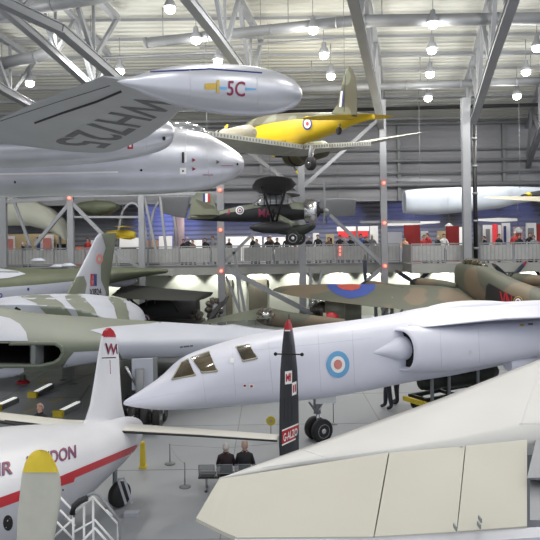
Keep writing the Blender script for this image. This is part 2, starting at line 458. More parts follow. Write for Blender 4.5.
column(4, 150, 37.2, .34, 'grey steel column at the far left edge, before the tan wall', [((12,196),(30,245),.15),((4,202),(70,198),.2)])
column(71, 150, 37, .33, 'grey steel column under the silver jet, left of the tall camouflaged fin', [((70,203),(35,245),.2),((72,203),(108,240),.2),((74,217),(140,217),.12),((70,196),(222,193),.18)], (198,))
column(142, 150, 37, .33, 'grey steel column in front of the blue lit louvres', [((112,250),(140,268),.16),((144,195),(156,250),.14),((166,250),(160,195),.14)])
column(221, 185, 36.5, .40, 'grey steel column behind the black monoplane tail', [((225,268),(328,322),.26),((224,262),(255,232),.16),((226,276),(243,320),.14),((234,252),(246,318),.16),((240,318),(236,262),.10)], (190,230,271))
column(302, 150, 36.8, .38, 'grey steel column behind the black monoplane cockpit', [((238,144),(300,191),.2),((304,186),(382,116),.2),((310,320),(311,268),.18),((312,320),(322,270),.14),], ())
column(384, 100, 37, .36, 'grey steel column between red gallery signs and red panels', [((330,215),(382,264),.2),((382,268),(345,300),.2),((360,180),(450,180),.14),((360,222),(420,222),.14)], (183,223,266))
column(467, 98, 35.4, .42, 'widest grey steel column, standing before the pale suspended hull', [])
t = thing('drain_pipe', 'black vertical pipe clamped beside the widest grey column', 'pipe', U(475,262,35.6))
p0 = U(474,125,35.6); p1 = U(476,262,35.6); p0.x = p1.x
MB().tube([p1,p0], .12, 'black', 10).build('pipe', t)
for k in range(5):
    q = p1.lerp(p0, .1+.2*k); MB().tube([q-V((0,0,.06)), q+V((0,0,.06))], .15, 'steeld', 10).build('clamp', t)

# roof trusses: bottom chord as seen, top chord straight above it under the roof, webs between
def truss(pts, lab, off=3.5, n=8, w=.28, extra=None):
    B = [R(x, y, off) for x, y in pts]
    # extend towards the viewer beyond the frame
    d = (B[0]-B[1]); B = [B[0]+d.normalized()*6.0]+B
    T = [V((p.x, p.y, roofz(p.y)-.42)) for p in B]
    t = thing('roof_truss', lab, 'roof truss', B[-1], 'steel roof trusses')
    for Q, nm in ((B,'bottom_chord'), (T,'top_chord')):
        c = MB()
        for i in range(len(Q)-1): c.beam(Q[i], Q[i+1], w, w*.9, 'steel')
        if nm == 'bottom_chord':
            for i in range(len(Q)-1):
                c.beam(Q[i]+V((0,0,w*.55)), Q[i+1]+V((0,0,w*.55)), w*1.35, .04, 'steel'); c.beam(Q[i]-V((0,0,w*.55)), Q[i+1]-V((0,0,w*.55)), w*1.35, .04, 'steel')
        c.build(nm, t)
    def at(Q, s):
        L = [(Q[i+1]-Q[i]).length for i in range(len(Q)-1)]; s *= sum(L)
        for i, l in enumerate(L):
            if s <= l+1e-6: return Q[i].lerp(Q[i+1], s/l)
            s -= l
        return Q[-1]
    for k in range(n):
        a = at(B if k % 2 else T, k/n); b = at(T if k % 2 else B, (k+1)/n)
        MB().beam(a, b, .17, .17, 'steel').build('web_member', t)
        if k % 2 == 0: MB().beam(at(B,(k+1)/n), at(T,(k+1)/n), .12, .12, 'steel').build('web_member', t)
        q = at(B, (k+.5)/n)
    return t
truss([(5,3),(60,29),(118,79)], 'massive grey roof truss at top left whose lower boom meets the tip tank', 3.3, 6, .31)
truss([(8,13),(40,40),(84,80),(110,104)], 'thinner grey roof truss behind the massive top left one', 3.0, 8, .24)
truss([(-40,60),(0,88),(36,108)], 'grey roof truss crossing the far left edge above the silver wing', 3.0, 6, .3)
truss([(190,2),(214,32),(239,66),(262,100)], 'grey roof truss reaching down behind the wingtip tank toward the yellow aircraft', 3.5, 8, .28)
truss([(353,0),(366,55),(379,112),(384,150)], 'grey roof truss coming down to the column right of the yellow fin', 3.5, 9, .27)
truss([(513,0),(495,52),(476,112),(467,135)], 'grey roof truss coming down to the widest column', 3.5, 9, .29)
truss([(600,0),(560,75),(533,150),(522,185)], 'grey roof truss at the far right edge of the roof', 3.2, 8, .24)

def duct(a, b, r, lab, off=1.6, cap=True):
    A = R(*a, off); B = R(*b, off); t = thing('air_duct', lab, 'duct', A)
    c = MB(); c.tube([A,B], r, 'galv', 20); c.build('tube', t)
    d = (B-A).normalized(); L = (B-A).length
    for k in range(int(L/3)+1):
        q = A+d*(3*k+.05); MB().tube([q, q+d*.09], r*1.07, 'galv', 20).build('joint_ring', t)
    for k in range(int(L/6)+1):
        q = A+d*min(6*k+.9, L); MB().tube([q, V((q.x,q.y,roofz(q.y)))], .02, 'steeld', 5).build('hanger_rod', t)
    return t
duct((-10,15),(112,-6), .30, 'dark round air duct crossing the top left corner')
duct((-12,67),(51,53), .30, 'round air duct ending in an open cap left of the massive truss')
duct((145,43),(352,21), .24, 'round air duct starting above the wingtip tank and running right')
duct((362,21),(560,18), .27, 'wide round air duct along the top right of the roof')
duct((296,90),(560,80), .22, 'round air duct passing behind the yellow aircraft fin')
tr = MB(); A = R(275,112,1.2); B = R(560,104,1.2); tr.beam(A, B, .3, .16, 'dark'); tag(tr.build('cable_tray'), 'thin black cable tray running under the round duct toward the right', 'cable tray')
for (a, b, nm) in (((60,60),(260,50),1),((200,48),(345,38),2),((360,57),(560,53),3),((300,103),(560,98),4)):
    A = R(*a, .8); B = R(*b, .8); MB().tube([A,B], .06, 'steel', 6).build('roof_tie', ceil)
# lamps: bell housing, stem, glowing globe
lamps = [(170,10),(30,84),(91,52),(120,72),(49,30),(196,41),(218,62),(313,31),(324,56),(331,77),(433,25),(432,51),(430,75),(428,99),(537,49),(526,73),(517,97)]
names = ['high bay lamp hanging highest, at top centre left','lamp glowing above the silver wing at far left','lamp half hidden behind the massive truss','lamp just above the tip tank tail','small lamp beside the top left duct',
 'lamp under the round duct above the numbered tank','lamp directly above the red number on the tank','highest lamp of the row left of the tall fin','middle lamp of the row left of the tall fin','lowest lamp, beside the dark top of the yellow aircraft fin',
 'topmost lamp of the four in the right centre row','second lamp from the top of the right centre row','third lamp from the top of the right centre row','lowest lamp of the right centre row','highest lamp at the right edge','middle lamp near the right edge','lowest lamp near the right edge']
proto = None
def make_lamp():
    t = thing('high_bay_lamp', 'x', 'lamp', (0,0,0), 'glowing high bay lamps')
    MB().lathe((0,0,.75), (0,0,-1), [(0,.05),(.05,.12),(.3,.14),(.36,.2),(.6,.30),(.62,.28)], 'steel', 18).build('housing', t)
    MB().ball((0,0,.02), .24, 'lampglow', 14, (1,1,.8)).build('globe', t, 'glowing white globe')
    MB().tube([(0,0,.7),(0,0,1.9)], .02, 'steeld', 5).build('stem', t)
    return t
pl = make_lamp()
def glow(loc, e):
    l = bpy.data.lights.new('globe_light', 'POINT'); l.energy = e; l.shadow_soft_size = .3; l.color = (1,.98,.93)
    o = bpy.data.objects.new('globe_light', l); o.location = loc; C.objects.link(o)
def point(loc, e, r=.25, col=(1,.97,.93)):
    l = bpy.data.lights.new('lamp_light', 'SPOT'); l.spot_size = math.radians(165); l.spot_blend = .6; l.energy = e; l.shadow_soft_size = r; l.color = col
    o = bpy.data.objects.new('lamp_light', l); o.location = loc; C.objects.link(o)
for i, ((px,py), nm) in enumerate(zip(lamps, names)):
    t = pl if i == 0 else copytree(pl)
    p = R(px, py, 2.0); t.location = p; t['label'] = nm
    k = 1.0 if i != 4 else .6; t.scale = (k*.92,)*3
    point(p-V((0,0,.45)), LAMP_E); glow(p-V((0,0,.42)), LAMP_UP)
for x in (-24,-12,0,12,24):
    for y in (3, 14, 25): point((x, y, roofz(y)-2.6), LAMP_E*1.3, .5); glow((x,y,roofz(y)-3.2), LAMP_UP*2)
# lights washing the lower wall under the gallery
def spot(loc, tgt, e, ang, col, r=.15, blend=.5):
    l = bpy.data.lights.new('wash_light', 'SPOT'); l.energy = e; l.spot_size = math.radians(ang); l.spot_blend = blend; l.color = col; l.shadow_soft_size = r
    o = bpy.data.objects.new('wash_light', l); o.location = loc; C.objects.link(o)
    o.rotation_euler = (V(tgt)-V(loc)).to_track_quat('-Z','Y').to_euler()
ul = [20,62,105,182,222,258,298,340,377,412,450,500,540]
UN = ['far left behind the camouflaged wing','under the tan wall','behind the tall camouflaged fin','behind the dark biplane','left of the dark monoplane engines','behind the glider frame','above the propeller engine','above the big roundel','above the upright propeller blade','above the left twin blades','behind the cockpit','above the right propeller','at the far right']
for i, px in enumerate(ul):
    x = U(px, 270, 43).x
    f = MB(); f.box((x,43.35,3.38), (1.3,.16,.12), 'steel'); f.box((x,43.35,3.31), (1.2,.12,.03), 'stripglow')
    tag(f.build('wall_washer_light'), 'slim light fixture under the gallery, '+UN[i], 'light fixture', 'under gallery lights')
    spot((x,43.75,3.22), (x,44.5,2.1), 260, 105, (1,1,.93), .12, .3)
# blue washes in the gallery
for px in (150,175,205,245,275,320,350,405,430,490,530):
    x = U(px, 220, 48).x; spot((x,47.2,7.6), (x,50.3,6.6), 420 if px < 180 else 130, 62, (.30,.36,1), .2, .6)
for px in (20,50,200,240,270,330,380,420,470,510):
    x = U(px, 240, 46).x; point((x,45.2,7.3), 70, .3, (1,.95,.9))
# world: daylight from the glazed side of the hall behind the viewer
w = bpy.data.worlds.new('world'); S.world = w; w.use_nodes = True
w.node_tree.nodes['Background'].inputs['Color'].default_value = (.93,.96,1,1); w.node_tree.nodes['Background'].inputs['Strength'].default_value = WORLD_E
# camera
cam = bpy.data.cameras.new('camera'); co = bpy.data.objects.new('camera', cam); C.objects.link(co); S.camera = co
cam.sensor_fit = 'HORIZONTAL'; cam.sensor_width = 36; cam.lens = F/540*36; cam.shift_y = -35/540; cam.clip_end = 300
co.matrix_world = Matrix.Translation(EYE) @ Matrix.Rotation(math.pi/2, 4, 'X') @ Matrix.Rotation(-ROLL, 4, 'Z')
S.view_settings.view_transform = 'Standard'; S.view_settings.look = 'None'; S.view_settings.gamma = 1; S.view_settings.use_curve_mapping = False
S.view_settings.exposure = EXPO
# =================== BIG AIRCRAFT ===================
# ---- white delta jet (centre) ----
N0 = (-3.23, 14.4); TH = V((.838,.545,0)).normalized(); TS = V((TH.y,-TH.x,0))
t = thing('jet_aircraft', 'long white pointed jet with pale blue roundel, lying nose left across the centre', 'aircraft', (N0[0]+TH.x*8, N0[1]+TH.y*8, 0))
def T(s, side, z): return V((N0[0],N0[1],0))+TH*s+TS*side+V((0,0,z))
mb = MB()
body(mb, N0, TH, [(123.5,403,404,.01,2),(126,400,405.5,.06,2),(138,393.5,407.5,.25,2),(155,384,409,.45,2.1),(170,374.5,408.5,.62,2.3),(192,357,407,.78,2.5),(225,345,404,.86,2.8),(262,335,400.5,.9,3),(313,327,396,.92,3),(360,321,388,.95,3),(400,315,380,1.0,3),(440,307,374,1.0,3),(500,303,362,1.0,3),(560,300,352,1.0,3),(640,298,342,1.0,3)], 'tsr', 44, 7)
roundel(mb, 338, 364.5, 11.5, 13.5, [(1,'paleblue'),(.62,'purew'),(.36,'pinkred')])
mb.line([(124,403),(170,394),(232,385),(300,377)], .006, 'faint'); mb.line([(232,345),(236,398)], .006, 'faint'); mb.line([(268,338),(273,394)], .006, 'faint')
mb.line([(200,353),(206,403)], .006, 'faint'); mb.line([(318,330),(321,392)], .006, 'faint'); mb.line([(352,326),(355,386)], .006, 'faint'); mb.line([(236,352),(318,344),(372,338)], .006, 'faint')
for (a,b,c,d) in ((243,384,246,388),(249,384,254,388),(230,358,234,363)): mb.decal(grid(2,2), rect(a,b,c,d), 'purew')
mb.decal(disc(0,1,12,2), rect(250,385,253,387.5), 'red'); mb.decal(disc(0,1,12,2), rect(243.5,384.5,246,387), 'maroon')
fus = mb.build('fuselage', t)
def panelpatch(mbase, P, m, off=.02, n=7):
    """curved pane following the fuselage between four outline corners"""
    x = MB(); tri = grid(n, n); bl, br, tr, tl = P; vs = []; base = mbase.bvh()
    for u, v in tri[0]:
        px = (bl[0]*(1-u)+br[0]*u)*(1-v)+(tl[0]*(1-u)+tr[0]*u)*v; py = (bl[1]*(1-u)+br[1]*u)*(1-v)+(tl[1]*(1-u)+tr[1]*u)*v
        vs.append(mbase.cast(px, py, off, base) or mbase.cast(px, py+2.5, off, base) or mbase.cast(px,py+6,off,base))
    if any(v is None for v in vs): print('PANE MISS', P); vs=[v or next(q for q in vs if q) for v in vs]
    x.add(vs, tri[1], m); return x, vs
for P, fr in (([(172,379.5),(195,375),(188,359),(181,363)], None), ([(202,372.5),(217,371),(209,351.5),(191,358)], None), ([(243,361),(257,358),(249,344.5),(236,347)], None)):
    x, vs = panelpatch(mb, P, 'glass'); pn = x.build('cockpit_window', t, 'dark pane with a tan reflection in its colour')
    f = MB(); cx = sum(p[0] for p in P)/4; cy = sum(p[1] for p in P)/4
    Q = [(cx+(p[0]-cx)*1.08, cy+(p[1]-cy)*1.05) for p in P]
    for i in range(4): f.tube([vs[[0,7,63,56][i]], vs[[0,7,63,56][(i+1)%4]]], .022, 'frame', 6)
    f.build('window_frame', pn)
# wing: flat delta across the fuselage top
mb = MB(); rings = []
for s, hn, hf, zc, th in ((7.9,1.2,.3,3.02,.02),(8.3,1.45,.5,3.06,.06),(9.2,1.72,.8,3.10,.10),(10.5,2.0,1.1,3.13,.13),(12,2.4,1.3,3.10,.12),(14,3.1,1.6,3.03,.12),(17,4.6,2.2,2.92,.12),(20,6,3,2.85,.12)):
    rings.append([T(s, (hn if math.cos(a)>0 else hf)*math.copysign(abs(math.cos(a))**.9, math.cos(a)), zc+th*math.sin(a)-(.12*hf*abs(math.cos(a))**1.5 if math.cos(a) < 0 else 0)) for a in [2*math.pi*(k+.5)/40 for k in range(40)]])
mb.loft(rings, 'tsr'); mb.build('wing', t)
# spine fairing
mb = MB(); body(mb, N0, TH, [(405,318,345,.2,2),(425,308.5,345,.42,2),(452,302,345,.6,2),(487,300.5,345,.7,2),(540,304,345,.75,2),(640,309,345,.75,2)], 'tsr'); mb.build('spine', t)
# intake trunk with open lip and half cone
mb = MB(); rings = []
def trunk(s, hh, zc, side, hw): return [T(s, side+hw*math.copysign(abs(math.cos(a))**(2/2.4), math.cos(a)), zc+hh*math.copysign(abs(math.sin(a))**(2/2.4), math.sin(a))) for a in [2*math.pi*(k+.5)/36 for k in range(36)]]
def ax_at(px, yt, yb, so):
    B2 = (N0[0]+TS.x*so, N0[1]+TS.y*so); t1, z1 = plane_hit(px, yt, B2, TH); t2, z2 = plane_hit(px, yb, B2, TH); return (t1+t2)/2, (z1+z2)/2, (z1-z2)/2
st = [(401,330.5,370.5,.52),(404,328.5,371.5,.60),(412,326.5,372.5,.66),(430,325,372.5,.70),(455,324,370.5,.72),(480,322,366,.72),(510,321,360,.70),(560,318,350,.66),(640,312,338,.6)]
for px, a, b, hw in st:
    s, zc, hh = ax_at(px, a, b, 1.05); rings.append(trunk(s, hh, zc, 1.0, hw))
inner = []
for ds, k in ((0,1.0),(.02,.96),(.25,.88),(1.4,.7)):
    s, zc, hh = ax_at(401, 330.5, 370.5, 1.05); inner.append(trunk(s+ds, hh*k, zc, 1.0, .52*k))
mb.loft(rings, 'tsr', cap=False); mb.loft(inner[:3], 'tsr', cap=False)
for q in ((412,343,416,355),): mb.line([(416,340),(416,356),(419,356)], .006, 'faint')
mb.line([(440,326),(442,372)], .006, 'faint'); mb.line([(478,323),(480,366)], .006, 'faint'); mb.decal(disc(0,1,12,2), rect(469,350,472,354), 'faint')
mb.decal(grid(1,1), rect(520,324,524,326), 'gold'); mb.decal(grid(1,1), rect(528,323,533,325), 'bronze')
it = mb.build('intake_trunk', t)
x = MB(); x.loft([inner[2], inner[3]], 'dark', cap=True); x.build('intake_duct', it)
s, zc, hh = ax_at(401, 330.5, 370.5, 1.05); mb = MB()
mb.lathe(T(s-1.02, .90, zc+.02), TH, [(0,.01),(.3,.085),(.7,.21),(.95,.30),(1.2,.33),(1.8,.30)], 'tsr', 28); mb.build('intake_cone', it)
# small scoop at the far right belly
mb = MB(); p = T(11.6,1.2,1.55); mb.lathe(p, TH, [(0,.16),(.05,.19),(.5,.2),(1.4,.1)], 'tsr', 16); mb.lathe(p+TH*.01, TH, [(0,.15),(.3,.12)], 'dark', 16); mb.build('belly_scoop', t)
# nose wheel
D = 17.75; c = U(318.5, 429, D); sd = V((.50,-.86,0)).normalized()
leg = MB(); top = U(316, 385, D+.2); leg.tube([c+V((0,0,.02)), V((c.x-.02,c.y+.05,top.z-.6))], .055, 'chrome', 10); leg.tube([V((c.x-.02,c.y+.05,top.z-.75)), top], .10, 'steel', 12)
leg.tube([U(309,402,D), U(316,412,D)], .03, 'steel'); leg.tube([U(322,404,D), U(318,414,D)], .025, 'chrome'); leg.tube([c-sd*.28, c+sd*.28], .05, 'chrome')
lg = leg.build('nose_leg', t)
for k in (-1, 1):
    a = MB(); b = MB(); wheel(a, b, c+sd*(.17*k), sd, .32, .2); o = a.build('tyre', t); b.build('wheel_hub', o)
mb = MB(); mb.box(U(326,397.5,D-.3), (.56,.03,.32), 'purew', (V((.99,.1,0)), V((-.1,.99,0)), V((0,0,1)))); mb.build('gear_door', t)
for px, D2 in ((432,19.7),(449,20.2),(478,20.6)):
    p = U(px,385,D2); MB().tube([V((p.x,p.y,1.6)), V((p.x,p.y,.0))], .055, 'steeld', 10).build('support_leg', t)

# ---- silver twin jet overhead (left) ----
NB = (-.9, 21.6); HH = V((.832,.545,0)).normalized(); HS = V((HH.y,-HH.x,0))
t = thing('jet_aircraft', 'silver twin engined jet hanging overhead at left with numbered wingtip tank', 'aircraft', (-5, 16, 7.9))
mb = MB(); body(mb, NB, HH, [(243.3,163,166,.03,2),(241,157,172,.2,2),(234,151,178,.42,2),(222,143,184,.62,2),(205,134,189.5,.80,2),(186,128.5,192,.92,2),(160,126,194,.97,2),(120,127,195,1.0,2),(60,128,196,1.0,2),(0,127,197.5,1.0,2),(-60,111,200,1.0,2),(-110,120,196,.8,2)], 'silver', 48, 6)
mb.line([(0,174),(118,172)], .05, 'purew'); mb.line([(205,134),(210,188)], .012, 'faint'); mb.line([(186,130),(184,192)], .012, 'faint'); mb.line([(222,143),(222,184)], .012, 'faint'); mb.line([(150,160),(176,164),(200,165)], .012, 'faint')
mb.decal(grid(1,1), [(182,163),(184,163),(184,152),(182,152)], 'dark'); mb.decal(grid(1,1), [(185,162),(186.5,162),(186.5,152),(185,152)], 'purew')
for (x,y,w) in ((183,171,3.2),): mb.decal(grid(1,1), rect(x-w,y-w,x+w,y+w), 'purew'); mb.decal(disc(0,1,10,2), rect(x-1,y-1,x+1,y+1), 'dark',.02)
for (x,y) in ((194,160),(194,169),(218,162)): mb.decal(([(0,1),(1,.5),(0,0)],[[0,1,2]]), rect(x-1.6,y-2,x+2,y+2), 'maroon' if x<200 else 'rubberline')
mb.decal(disc(0,1,10,2), rect(236.5,163,238.5,165.5), 'dark'); mb.decal(disc(0,1,10,2), rect(140,169,142.5,171.5), 'dark'); mb.decal(disc(0,1,10,2), rect(14,181,16,183.5), 'dark')
mb.decal(text('DANGER'), rect(203,174,213,176), 'maroon'); mb.decal(grid(1,1), rect(221,165.5,233,166), 'maroon')
mb.build('fuselage', t)
cn = MB(); c0 = NB; body(cn, NB, HH, [(209,134,140,.05,2),(204,129,141,.2,2),(195,124.5,141,.36,2),(185,122.5,141,.42,2),(172,123,141,.3,2),(164,126,141,.05,2)], 'clear', 24, 5); cp = cn.build('canopy', t, 'clear blister canopy')
# nacelle
NN = V((-3.07, 18.3)); mb = MB()
body(mb, (NN.x,NN.y), HH, [(169,130,139,.14,2),(168,124,145,.42,2),(163,120.5,149.5,.56,2),(150,118,154,.64,2),(125,117,159.5,.70,2),(80,122,164.5,.68,2),(0,130,168,.64,2),(-80,130,165,.4,2)], 'silver', 40, 6)
mb.decal(grid(2,2), rect(127.5,141,133,149), 'red'); mb.decal(grid(1,1), rect(129,143,131.5,147), 'purew',.02)
mb.decal(disc(0,1,12,2), rect(162.3,136.3,165.7,140.7), 'dark'); mb.decal(disc(0,1,8,2), rect(86,150.3,88,152.3), 'dark'); mb.line([(145,117),(147,154)], .012, 'faint')
ne = mb.build('engine_nacelle', t)
# wing: sections given along the span (r = toward the viewer) and forward position
def CP(f, r, z): return V((HH.x*f+HS.x*r, HH.y*f+HS.y*r, z))
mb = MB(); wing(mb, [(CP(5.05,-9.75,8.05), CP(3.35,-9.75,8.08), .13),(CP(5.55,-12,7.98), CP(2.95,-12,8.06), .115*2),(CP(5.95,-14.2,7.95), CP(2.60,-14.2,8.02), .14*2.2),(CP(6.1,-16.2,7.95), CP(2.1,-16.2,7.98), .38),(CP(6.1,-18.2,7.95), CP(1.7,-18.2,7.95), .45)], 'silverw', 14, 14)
mb.line([(34,122.5),(60,113),(96,101),(121,90.5)], .07, 'black')
mb.line([(0,121),(60,101),(110,85.5)], .02, 'rubberline')
# serial seen from below; reads from the far side of the wing
mb.decal(text('WH725', .015), [(142,95),(50,143.5),(104,149),(180,104)], 'serialgrey', .02)
mb.build('wing', t)
for k,(x,y) in enumerate(((0,0),)):
    pass
mb = MB(); mb.lathe(CP(1.0,-18.46,8.1)+V((0,0,0)), HH, [(-7,.2),(-6.9,.3)], 'silver'); 
# tip tank (its own line)
A = U(117,81.5,10.0); B = U(300.5,95,11.75); ax = (B-A).normalized(); L = (B-A).length
mb = MB(); prof = [(0,.004),(.03,.05),(.08,.10),(.16,.20),(.28,.31),(.42,.385),(.56,.42),(.70,.42),(.80,.39),(.88,.33),(.94,.25),(.975,.17),(.993,.09),(1,.01)]
pr = cr(prof, 4); mb.lathe(A, ax, [(a*L, max(r,.003)) for a, r in pr], 'silver', 48)
mb.decal(text('5C', .01), [(227,95.5),(245,97),(245.5,81.5),(228,80.5)], 'maroon'); 
mb.decal(grid(6,1), [(219,89.5),(227,90),(227,87),(219,86.5)], 'paleblue'); mb.decal(grid(3,1), [(246,90.5),(256,90),(256,88.5),(246,87.5)], 'paleblue')
mb.decal(grid(4,2), [(205,89.5),(216,89.5),(216,83),(205,83.5)], 'gold'); mb.decal(grid(1,3), [(216.5,93),(219.5,93),(219.5,80),(217,80)], 'gold')
mb.line([(190,70),(192,108)], .01, 'faint'); mb.line([(257,75),(258,112)], .01, 'faint'); mb.line([(150,72),(210,69),(262,73)], .03, 'navy')
mb.build('tip_tank', t, 'bright silver wingtip tank with red 5C marking')

# ---- camouflaged delta bomber behind ----
t = thing('jet_bomber', 'huge grey and green camouflaged delta bomber with rectangular intakes and tall fin, left centre', 'aircraft', (-8, 22, 0))
BK = V((.1,.995,0)).normalized()
LE0 = V((-7.85,17.0,0)); LE1 = V((1.3,24.0,0))
secs = [(-120,300,392),(-60,308,386),(-30,312.5,381),(0,315,377),(30,316.5,372.5),(62,318,366.5),(110,320.5,360),(150,322.5,358),(200,325,355.5),(250,328,352.5),(285,331.5,346.5),(300,334,341),(304,336.5,338.5)]
rings = []
rows = cr(secs, 10)
ld = (LE1-LE0)
for px, yt, yb in rows:
    tt, _ = plane_hit(px, 300, (LE0.x, LE0.y), (ld.x/ld.length, ld.y/ld.length)); P = LE0+ld.normalized()*tt
    fr = max(0, min(1.0, tt/ld.length)); ch = 13*(1-fr)+2.5*fr; 
    def zz(y, D, x): return H+ray(x, y).z*D
    cd = min(.28*ch, 3.2); zt = zz(yt, P.y+cd, px); zb = zz(yb, P.y+.5, px); zl = zb*.45+zt*.55
    n1 = 12; ring = []
    q = lambda a, z: V((P.x, P.y, 0))+BK*a+V((0,0,z))
    for k in range(n1): # upper from TE to crest to LE
        a = ch*(1-k/n1)*1.0
        if a > cd: u = (a-cd)/(ch-cd); ring.append(q(a, zt*(1-u**.85)+(1.35 if fr < .6 else zl-.25)*u**.85))
    for k in range(14):
        u = math.pi/2*(k/14); ring.append(q(cd*(1-math.sin(u)), zl+(zt-zl)*math.cos(u)))
    nL = 12
    for k in range(nL+1):
        u = math.pi/2*(k/nL); ring.append(q(.5*(1-math.cos(u)), zl-(zl-zb)*math.sin(u)))
    for k in range(1, 7):
        u = k/6; ring.append(q(.5+(ch-.52)*u, min(zb, 1.3 if fr < .6 else zl-.3)*u+zb*(1-u)))
    rings.append(ring)
m0 = min(len(r) for r in rings)
def resample(r, n):
    return r if len(r) == n else r[len(r)-n:]
rings = [resample(r, m0) for r in rings]
mb = MB(); mb.loft(rings, 'camogreen')
# grey areas: front outboard panel with its pointed start, inner wing patch, belly
mb.paint([[(90,330),(110,326.5),(150,323.5),(180,318),(320,318),(320,400),(60,400),(100,383),(122,372),(124,362),(119,352),(112,341),(102,334)]], 'camograey')
mb.paint([[(-60,300),(0,316),(10,318),(20,324),(26,332),(28,341),(-60,341)]], 'camograey')
mb.paint([[(-60,369),(0,369),(23,364),(24,372),(10,380),(60,372),(68,359),(74,352),(98,351),(112,352),(122,360),(122,373),(100,384),(60,400),(-60,400)]], 'camograey')
mb.paint([[(-60,342),(-60,366),(0,368),(45,367),(60,363),(66,356),(65,348),(58,342.5)]], 'camogreen')
intk = [(-60,345),(-60,364),(0,366),(40,366),(54,363),(60,359),(63,353),(61,347),(55,343.5),(0,343.5)]
mb.line([(178,347),(181,347)], .01, 'dark')
mb.line([(146.5,347),(148,347)], .01, 'dark')
mb.decal(text('— —— —',.02), [(180,348),(193,346.5),(193,345),(180,346.5)], 'rubberline')
lipw = []
base = mb.bvh()
for i in range(len(intk)-1):
    for k in range(6):
        x = intk[i][0]*(1-k/6)+intk[i+1][0]*k/6; y = intk[i][1]*(1-k/6)+intk[i+1][1]*k/6
        p = mb.cast(x, y, .02, base)
        if p is not None: lipw.append(p)
mb.cut(intk)
wg = mb.build('wing', t)
lp = MB(); lp.tube(lipw, .055, 'camogreen', 8); lp.build('intake_lip', wg)
dk = MB()   # tunnels going back from the mouth
for (xa, xb) in ((-60,30),(35,66)):
    def pr_(x, y, back):
        tt, _ = plane_hit(x, 300, (LE0.x, LE0.y), (ld.x/ld.length, ld.y/ld.length)); P = LE0+ld.normalized()*tt
        p = U(x, y, P.y+.1); return V((p.x,p.y,p.z))+BK*back
    r0 = [(xa,342.5),(xb,342.5),(xb,367),(xa,367)]
    rr = []
    for back, sh in ((.0,1),(.5,.96),(1.2,.9),(2.8,.75)):
        cx = (xa+xb)/2; rr.append([pr_(cx+(x-cx)*sh, 355+(y-355)*sh, back) for x, y in [(xa,343),(xb-3,343),(xb,347),(xb,362),(xb-4,367),(xa,367)]])
    dk.loft(rr[:2], 'steeld', cap=False); dk.loft(rr[1:], 'dark', cap=False); dk.add(rr[-1], [[0,1,2,3,4,5]], 'dark')
dk.build('intake_tunnel', wg)
sp = MB(); a = pr_(32.5,342,.0); b = pr_(32.5,368,0); 
sp.loft([[p+o for o in (V((-.07,0,0)),V((0,-.08,0)),V((.07,0,0)),V((.06,1.2,0)),V((-.06,1.2,0)))] for p in (a,b)], 'steeld', smooth=False); sp.build('splitter', wg)
# main gear
mb = MB(); mb.box(U(142.5,374,19.3), (.62,.05,.92), 'camograey', (V((.98,.2,0)),V((-.2,.98,0)),V((0,0,1)))); mb.build('gear_door', t)
mb = MB(); mb.box(U(154,372.5,19.6), (.25,.04,.9), 'steeld', (V((.6,.8,0)),V((-.8,.6,0)),V((0,0,1)))); mb.build('gear_door', t)
g = U(140,400,19.2); mb = MB(); mb.tube([V((g.x,g.y,.5)), V((g.x,g.y,1.7))], .13, 'steel', 12); mb.tube([V((g.x-.6,g.y,.45)), V((g.x+.7,g.y,.45))], .08, 'steel'); mb.tube([V((g.x-.35,g.y-.2,1.8)),V((g.x-.1,g.y,1.2))], .04, 'chrome'); mb.build('main_leg', t)
for dx in (-.45,-.1,.25,.6):
    for dy in (-.5,.5):
        a = MB(); b = MB(); wheel(a, b, V((g.x+dx,g.y+dy,.4)), V((1,0,0)), .4, .2); o = a.build('tyre', t); b.build('wheel_hub', o)
# rear body behind the wing crest
mb = MB(); rings = []
for D, cx, hw, zt, hh in ((23,-9.4,4.4,3.25,1.6),(24.5,-9.2,4.2,3.36,1.6),(26,-9.1,3.9,3.34,1.5),(28,-8.9,3.5,3.2,1.4),(30,-8.7,2.9,2.95,1.2),(31.4,-8.55,2.2,2.72,.9),(32.2,-8.5,1.5,2.5,.6)):
    rings.append(ringse(V((cx,D,zt-hh)), V((1,0,0)), hw, hh, .35, 2.3, 90))
rr = []
for i in range(len(rings)-1):
    for k in range(8): rr.append([a.lerp(b, k/8) for a, b in zip(rings[i], rings[i+1])])
rr.append(rings[-1]); mb.loft(rr, 'camograey')
mb.paint([[(18,296),(48,294),(62,303),(74,318),(76,330),(52,330),(46,314),(36,303)],
          [(62,285),(80,285),(86,300),(94,308),(104,330),(84,330),(76,310),(66,300)],
          [(100,285),(118,292),(126,303),(132,330),(120,330),(114,306),(106,296)]], 'camogreen')
mb.line([(15,308),(20,311)], .12, 'dark'); mb.decal(disc(0,1,10,2), rect(126,310,129,316), 'steeld')
mb.build('rear_fuselage', t)
# fin
mb = MB(); wing(mb, [(U(61,303,26.6),U(109,306,32.6),.30),(U(72,285,27.7),U(109,285,32.8),.26),(U(86,258,29.4),U(113,258,33),.2),(U(96,237,30.6),U(116,236,33.3),.14),(U(99,233.5,31),U(116.5,233,33.3),.06)], 'camograey', 12, 22, V((1,-.1,0)))
mb.paint([[(98,225),(120,225),(120,310),(105,310),(106,292),(101,280),(101,262),(106,248),(103,238)],
          [(55,310),(60,296),(68,284),(74,277),(84,276),(87,284),(84,300),(80,310)]], 'camogreen')
mb.decal(grid(1,2), rect(90.5,274,93.5,286), 'red'); mb.decal(grid(1,2), rect(93.5,274,97,286), 'navy')
mb.decal(text('XJ824',.02), [(89,298),(102,297),(101,288),(89.5,289)], 'black')
mb.decal(disc(.45,1,18,2), rect(96,254,103,264), 'pinkred')
mb.build('fin', t)

